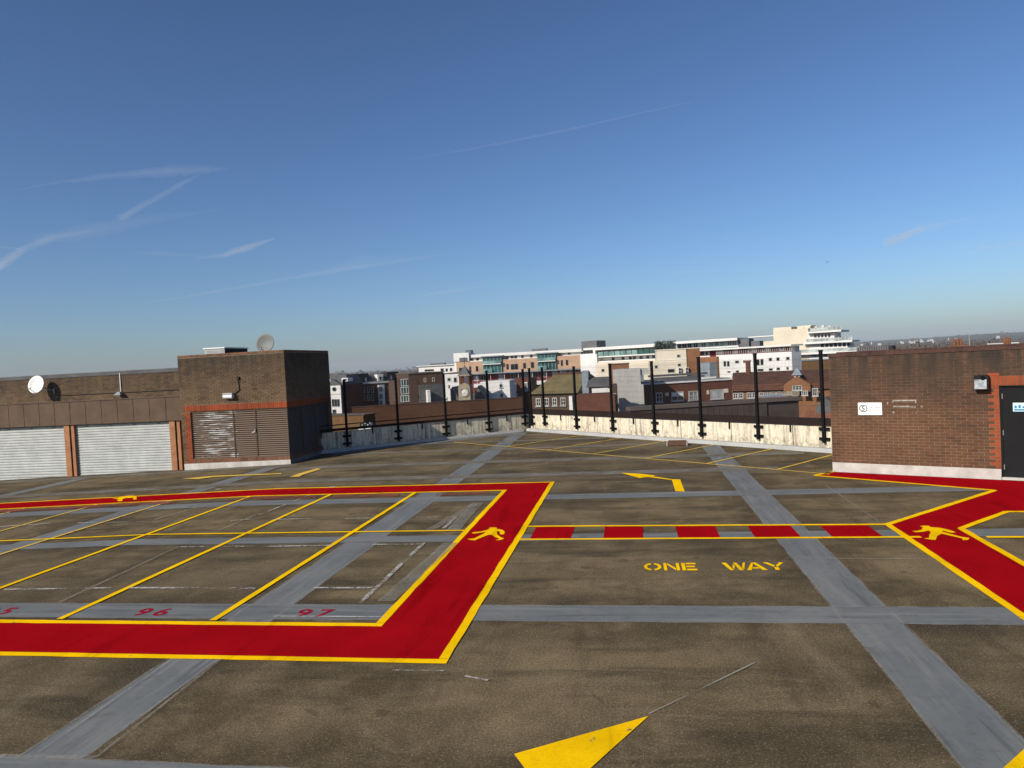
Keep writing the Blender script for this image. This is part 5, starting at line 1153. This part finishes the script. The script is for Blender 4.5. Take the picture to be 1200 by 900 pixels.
a = rect(f, z5, (112, 540, 142, 676)); MB().frustum(f, (a[0], a[1] + .4, -.3, 0, GZ), (a[0] + .1, a[1], -.3, 0, a[3])).build('white_pier', 'f_white', h)
# --- red wall and slate lean-to
f = Fr.px(672, 68, 720, 68)
a = rect(f, z5, (165, 532, 410, 690)); h = place('red_side_wall', f, a[0] + 2, 'blank red brick side wall right of the mossy roofed house'); wall(f, a[0], a[1] + .6, a[3], 4, 'f_red', h)
f1 = Fr.px(685, 72.5, 716, 72.5)
a = rect(f1, z5, (235, 402, 402, 480)); MB().frustum(f1, (a[0], a[1] + .2, 0, 4.5, a[2] + .1), (a[0] + .2, a[1], 2.2, 2.6, a[3])).build('roof', 'f_slate', h); b_ = rect(f1, z5, (280, 482, 402, 530)); MB().box(f1, b_[0], b_[1], .05, .3, b_[2] - .3, b_[3]).build('white_band', 'f_white', h)
b_ = rect(f1, z5, (196, 352, 246, 430)); MB().box(f1, b_[0], b_[1], 1.5, 3, GZ, b_[3]).build('steel_flue', 'f_steel', h)
b_ = rect(f, z5, (418, 460, 470, 690)); MB().box(f, b_[0], b_[1], .5, 4, GZ, b_[3]).build('wall', 'f_brown', h); window(Fr(f.p(0, .5, 0), f.u), z5, (442, 520, 462, 590), h)
# --- dark brown flat block in the foreground, over the right parapet
f = Fr.px(738, 50, 940, 54)
u0, u1, zt = band(f, z5, (575, 610), (1029, 605)); _, ur, zt2 = band(f, z6, (0, 655), (945, 632)); zt = (zt + zt2) / 2
h = place('dark_flat_block', f, 6, 'dark brown clad flat-roofed block just beyond the right parapet')
um = f.uz(*z6(700, 720))[0]
wall(f, u0, um, zt - .25, .9, 'f_dark', h); wall(f, um + .01, ur, zt - .3, .9, 'f_dark', h, d0=.12); MB().box(f, u0 - .1, ur + .1, -.1, .9, zt - .24, zt).build('roof_cap', 'f_cap', h)
n = 22; 
for k in range(n): u = u0 + (um - u0) * k / n; MB().box(f, u, u + .04, -.03, 0, GZ, zt - .26).build('cladding_rib', 'f_dark', h)
p, q, zz = band(f, z6, (690, 618), (895, 600), 2); MB().box(f, p, q, 2, 4, zt - .02, zz).build('rooflight', 'f_steel', h); a = rect(f, z6, (895, 570, 945, 640), 1.5); MB().box(f, a[0], a[1], 1.5, 2.5, zt - .02, a[3]).build('stack', 'stone', h)
f = Fr.px(935, 60, 985, 58)
h = place('small_tiled_house', f, 2, 'small red tiled roofs with a slate gable beside the stair block')
a = rect(f, z6, (945, 692, 1060, 800)); MB().frustum(f, (a[0], a[1] + 2, 0, 5, GZ), (a[0], a[1] + 2, 0, 5, a[2] - .5)).build('wall', 'f_red', h); MB().frustum(f, (a[0] - .2, a[1] + 2, -.3, 5, a[2] - .49), (a[0] - .2, a[1] + 2, 2.4, 2.6, a[3])).build('roof', 'f_otile', h)
a0, za = f.uz(*z7(300, 700)); a1, _ = f.uz(*z7(470, 690)); am, zz = f.uz(*z7(365, 622)); MB().slab(f, [(a0, za - 1.5), (a1, za - 1.5), (a1, za), (am, zz), (a0, za)], 1.5, 6).build('gable', 'f_slate', h)
# --- things seen over the stair block
f = Fr.px(1118, 60, 1195, 60)
z8 = Z(960, 370, 3.75)
for i, (q, lab) in enumerate((((602, 100, 648, 165), 'stout brick chimney stack above the stair block, left of the mast'), ((828, 95, 860, 150), 'brick chimney stack above the stair block near the right edge'))):
    a = rect(f, z8, q); e = empty('chimney_stack', f.p((a[0] + a[1]) / 2, .5, GZ), lab, 'chimney'); um = (a[0] + a[1]) / 2; w = (a[1] - a[0]) / 2
    MB().box(f, um - w * .8, um + w * .8, 0, 1.2, GZ, a[3] - .75).build('shaft', 'f_orange', e)
    MB().box(f, um - w, um + w, -.15, 1.35, a[3] - .749, a[3] - .5).build('corbel', 'f_orange', e)
    for k in (-.5, 0, .5): MB().tube(f.p(um + w * k * 1.2, .6, a[3] - .5), f.p(um + w * k * 1.2, .6, a[3]), .12, .1, 8).build('pot', 'f_otile', e)
for q, lab in (((645, 136, 690, 175), 'white roof box right of the stout chimney stack'), ((862, 116, 915, 160), 'white roof box at the right edge beside a chimney')):
    a = rect(f, z8, q); e = empty('roof_box', f.p((a[0] + a[1]) / 2, 2, GZ), lab, 'roof box'); MB().box(f, a[0], a[1], 1.5, 4, GZ, a[3] - .08).build('casing', 'f_cream', e); MB().box(f, a[0] - .1, a[1] + .1, 1.4, 4.1, a[3] - .079, a[3]).build('lid', 'f_white', e)
a = f.uz(*z8(686, 82)); e = empty('aerial_mast', f.p(a[0], 1, GZ), 'thin aerial mast above the stair block roof', 'aerial'); MB().tube(f.p(a[0], 1, GZ), f.p(a[0], 1, a[1]), .03, n=6).build('pole', 'metal', e); MB().tube(f.p(a[0] - .3, 1, a[1] - .3), f.p(a[0] + .3, 1, a[1] - .3), .012, n=5).build('crossbar', 'metal', e)
f = Fr.px(1003, 170, 1060, 165)
a = rect(f, z7, (668, 232, 915, 300)); e = place('dark_screen_roof', f, a[0] + 3, 'long dark louvred roof screen right of the cream stepped block'); MB().box(f, a[0], a[1], .1, 6, GZ, a[3]).build('screen', 'f_dark', e)
for k in range(14): u = a[0] + (a[1] - a[0]) * k / 14; MB().box(f, u, u + .25, 0, .1, a[2], a[3]).build('louvre_post', 'f_grey', e)
a = rect(f, z7, (915, 230, 946, 300)); MB().box(f, a[0], a[1], -.3, 2, GZ, a[3]).build('plant_room', 'joint', e)

# ================================================================== GROUND, HILLS, TREES
g = MB(); Rg = 9000
g.poly([(-Rg, -Rg, GZ), (Rg, -Rg, GZ), (Rg, Rg, GZ), (-Rg, Rg, GZ)]); g.build('ground', 'ground', None, 'structure')
hm = MB(); na, nr = 160, 14; ridge = []
for i in range(na + 1):
    th = R(-75 + 150 * i / na)
    for j in range(nr + 1):
        t = j / nr; d = 2200 + 5600 * t
        side = 1 / (1 + math.exp(-(th - R(14)) * 9))
        hgt = (10 + 58 * side) * (math.sin(math.pi * min(1, t * 1.15) * 0.5) ** 2) + 3 * math.sin(i * .37 + j * .8) * t + 2.5 * math.sin(i * .91) * t
        hm.v.append((math.sin(th) * d, math.cos(th) * d, GZ - 0.5 + max(0, hgt) + (0 if j else -1))); ridge.append(hm.v[-1])
for i in range(na):
    for j in range(nr):
        a = i * (nr + 1) + j; hm.f.append((a, a + nr + 1, a + nr + 2, a + 1))
hm.build('hills', 'hill', None, 'structure', smooth=True)
# bare winter woodland beyond the town
def crown(mb, c, r, n, flat=1.0, sz=(.12, .34)):
    for k in range(n):
        th = random.uniform(0, 2 * math.pi); ph = math.acos(random.uniform(-.6, 1)); rr = r * random.uniform(.55, 1.05)
        p = Vector(c) + Vector((math.cos(th) * math.sin(ph), math.sin(th) * math.sin(ph), math.cos(ph) * flat)) * rr
        s = r * random.uniform(*sz); q = Vector((random.gauss(0, 1), random.gauss(0, 1), random.gauss(0, 1))) * s; w = Vector((random.gauss(0, 1), random.gauss(0, 1), random.gauss(0, 1))) * s
        mb.poly([p, p + q, p + w])
wd = MB()
for k in range(1500):
    b = random.random(); th = R(random.uniform(8, 33)) if b < .72 else R(random.uniform(-35, 8)); d = random.uniform(520, 2600) if b < .72 else random.uniform(900, 2600)
    hh = random.uniform(8, 15); crown(wd, (math.sin(th) * d, math.cos(th) * d, GZ + hh * .62), hh * .5, 60, 1.1, (.07, .2))
for k in range(2600):
    p = random.choice(ridge); th = math.degrees(math.atan2(p[0], p[1])); d = math.hypot(p[0], p[1])
    if not (-34 < th < 34) or d > 5600: continue
    hh = random.uniform(9, 17); crown(wd, (p[0] + random.uniform(-90, 90), p[1] + random.uniform(-150, 150), p[2] + hh * .3), hh * random.uniform(.5, 1.3), 16, .8, (.2, .5))
wd.build('distant_wood', 'twig', None, 'stuff')
dh = MB()
for k in range(22):         # small pale roofs scattered on the far hillside
    th = R(random.gauss(20.5, 1.6) if k < 16 else random.uniform(15, 32)); d = random.uniform(2500, 3200); c = Vector((math.sin(th) * d, math.cos(th) * d, GZ + 20 + (d - 2500) * .010)); w = random.uniform(1.5, 5)
    dh.box(Fr(c, (1, -.3)), -w, w, -3, 3, -6, random.uniform(.8, 2.6))
dh.build('distant_houses', 'f_trim', None, 'stuff')
def tree(name, px, Y, wpx, label, leafy=True, n=900):
    x, ytop = px; top = at(x, ytop, Y); wid = wpx * Y / F_PX; base = Vector((top.x, Y, GZ))
    e = empty(name, base, label, 'tree', 'trees beyond the terraced houses'); H_ = top.z - GZ
    tk = MB(); tk.tube(base, base + Vector((0, 0, H_ * .55)), wid * .06, wid * .035, 8)
    for k in range(7):
        a = random.uniform(0, 6.28); s = base + Vector((0, 0, H_ * random.uniform(.4, .6))); tk.tube(s, s + Vector((math.cos(a) * wid * .3, math.sin(a) * wid * .3, H_ * .25)), wid * .02, wid * .008, 5)
    tk.build('trunk', 'bark', e)
    mb = MB()
    for k in range(12):
        a = random.uniform(0, 6.28); rr = wid * .30 * random.random() ** .5; q = base + Vector((math.cos(a) * rr, math.sin(a) * rr, H_ * random.uniform(.55, .88)))
        crown(mb, q, min(wid * .22, H_ * .14), n // 12)
    mb.build('crown', 'leaf' if leafy else 'twig', e)
tree('evergreen_tree', (396, 434.8), 210, 11, 'dark rounded evergreen behind the white fronted house')
tree('bare_tree', (421, 436.0), 230, 16, 'bare brown tree behind the black clad mansard', False)
tree('bare_tree', (382, 437.5), 240, 9, 'bare tree at the tower edge, left of the dark evergreen', False)

# a small bird high over the cream block
b = at(970, 307, 120); bd = empty('bird', b, 'tiny dark bird high in the sky right of centre', 'bird')
MB().frustum(Fr(b, (1, .3)), (-.12, .12, -.05, .05, -.05), (-.05, .05, -.03, .03, .05)).build('body', 'joint', bd)
for s in (-1, 1): MB().hexa([b + Vector(p) for p in ((0, -.06, 0), (s * .32, -.05, .12), (s * .32, .05, .12), (0, .08, 0), (0, -.06, .015), (s * .32, -.04, .13), (s * .32, .04, .13), (0, .08, .015))]).build('wing', 'joint', bd)

# ================================================================== CONTRAILS (real ice cloud at 9 km)
def mat_cloud(name, dens):
    m = bpy.data.materials.new(name); m.use_nodes = True; nt = m.node_tree; nt.nodes.clear()
    o = nt.nodes.new('ShaderNodeOutputMaterial'); v = nt.nodes.new('ShaderNodeVolumePrincipled'); v.inputs['Density'].default_value = dens; v.inputs['Color'].default_value = (1, 1, 1, 1); v.inputs['Anisotropy'].default_value = 0.0
    L(nt, v.outputs[0], o.inputs['Volume']); m.volume_intersection_method = 'FAST' if hasattr(m, 'volume_intersection_method') else None
    return m
ALT = 9000.0
def contrail(pts, widths, tau, label, name='contrail', core=None):
    """pts: photo points along the trail; widths: apparent thickness there"""
    P = []; 
    for (x, y), w in zip(pts, widths):
        d = ray(x, y); t = (ALT - CAM_H) / d.z; c = d * t; P.append((c, w * c.length / d.length * 0.5))
    # resample
    Q = []
    for (a, ra), (b, rb) in zip(P[:-1], P[1:]):
        for k in range(8): t = k / 8; Q.append((a.lerp(b, t), ra + (rb - ra) * t))
    Q.append(P[-1])
    mb = MB(); n = 10; rm = max(r for _, r in Q)
    for i, (c, r) in enumerate(Q):
        dirv = (Q[min(i + 1, len(Q) - 1)][0] - Q[max(i - 1, 0)][0]).normalized(); up = Vector((0, 0, 1)); sd_ = dirv.cross(up).normalized()
        c = c + up * random.gauss(0, r * .06)
        for k in range(n):
            th = 2 * math.pi * k / n; mb.v.append(tuple(c + up * math.sin(th) * r * random.uniform(.6, 1.3) + sd_ * math.cos(th) * r * 1.3))
        if i:
            for k in range(n): mb.f.append(((i - 1) * n + k, i * n + k, i * n + (k + 1) % n, (i - 1) * n + (k + 1) % n))
    mb.f.append(tuple(range(n))); mb.f.append(tuple(range(len(mb.v) - 1, len(mb.v) - 1 - n, -1)))
    o = mb.build(name, mat_cloud('ice_cloud', tau / (2 * rm)), core, smooth=True)
    if core: return o
    tag(o, label, 'contrail', 'contrails and streaks of thin cloud')
    contrail(pts, [w * .45 for w in widths], tau * .5, None, 'core', o)
    return o
contrail([(6, 225), (60, 215), (130, 206), (200, 200), (240, 199), (268, 197)], [1.0, 4, 9, 14, 12, 2], 0.067, 'long soft contrail at the far left, uppermost of those there')
contrail([(-40, 335), (0, 311), (30, 290), (62, 278), (110, 270)], [16, 11, 8, 9, 4], 0.084, 'broad streak of cloud rising from the left edge of the sky')
contrail([(140, 256), (160, 245), (185, 231), (210, 217), (236, 203)], [8, 7, 6, 7, 2], 0.046, 'short slanting contrail meeting the uppermost left one')
contrail([(-10, 289), (15, 290), (28, 293)], [3, 4, 1], 0.050, 'tiny wisp of cloud at the left edge of the sky')
contrail([(40, 283), (110, 270), (170, 258), (260, 245)], [14, 20, 14, 4], 0.029, 'very faint veil of cloud between the left contrails')
contrail([(150, 296), (190, 297), (240, 301)], [2, 7, 3], 0.034, 'faint level wisp left of the bright curved wisp')
contrail([(230, 303), (262, 299), (290, 290), (322, 279)], [2, 7, 9, 3], 0.092, 'bright curved wisp of cloud above the brick tower')
contrail([(155, 358), (250, 342), (340, 326), (420, 313), (520, 298)], [1, 4, 5, 7, 3], 0.046, 'very long thin contrail low over the brick tower')
contrail([(340, 326), (430, 306), (530, 300)], [2, 16, 4], 0.025, 'hazy veil around the end of the long low contrail')
contrail([(478, 187.5), (560, 173), (660, 153), (810, 119)], [1.2, 3, 4, 3], 0.040, 'thin straight contrail high in the middle of the sky')
contrail([(1040, 285), (1080, 268), (1120, 259), (1170, 249)], [12, 9, 6, 2], 0.140, 'pale wedge of cloud at the right of the sky')
contrail([(1130, 297), (1160, 289), (1215, 282)], [3, 7, 9], 0.090, 'faint patch of cloud at the right edge below the pale wedge')
contrail([(490, 347), (530, 341), (575, 335)], [2, 6, 2], 0.043, 'very faint short streak low in the middle of the sky')
contrail([(760, 318), (800, 319), (850, 317)], [1, 4, 1], 0.043, 'faint level streak low right of centre in the sky')

# ================================================================== HAZE
HAZE = 0.00007
hz = MB(); hz.box(W0, -9200, 9200, -9200, 9200, GZ - 1.5, 110)
hm_ = bpy.data.materials.new('pale_haze'); hm_.use_nodes = True; nt = hm_.node_tree; nt.nodes.clear()
o_ = nt.nodes.new('ShaderNodeOutputMaterial'); v_ = nt.nodes.new('ShaderNodeVolumePrincipled'); v_.inputs['Density'].default_value = HAZE; v_.inputs['Color'].default_value = (0.86, 0.91, 1.0, 1)
L(nt, v_.outputs[0], o_.inputs['Volume'])
hz.build('haze', hm_, None, 'stuff')
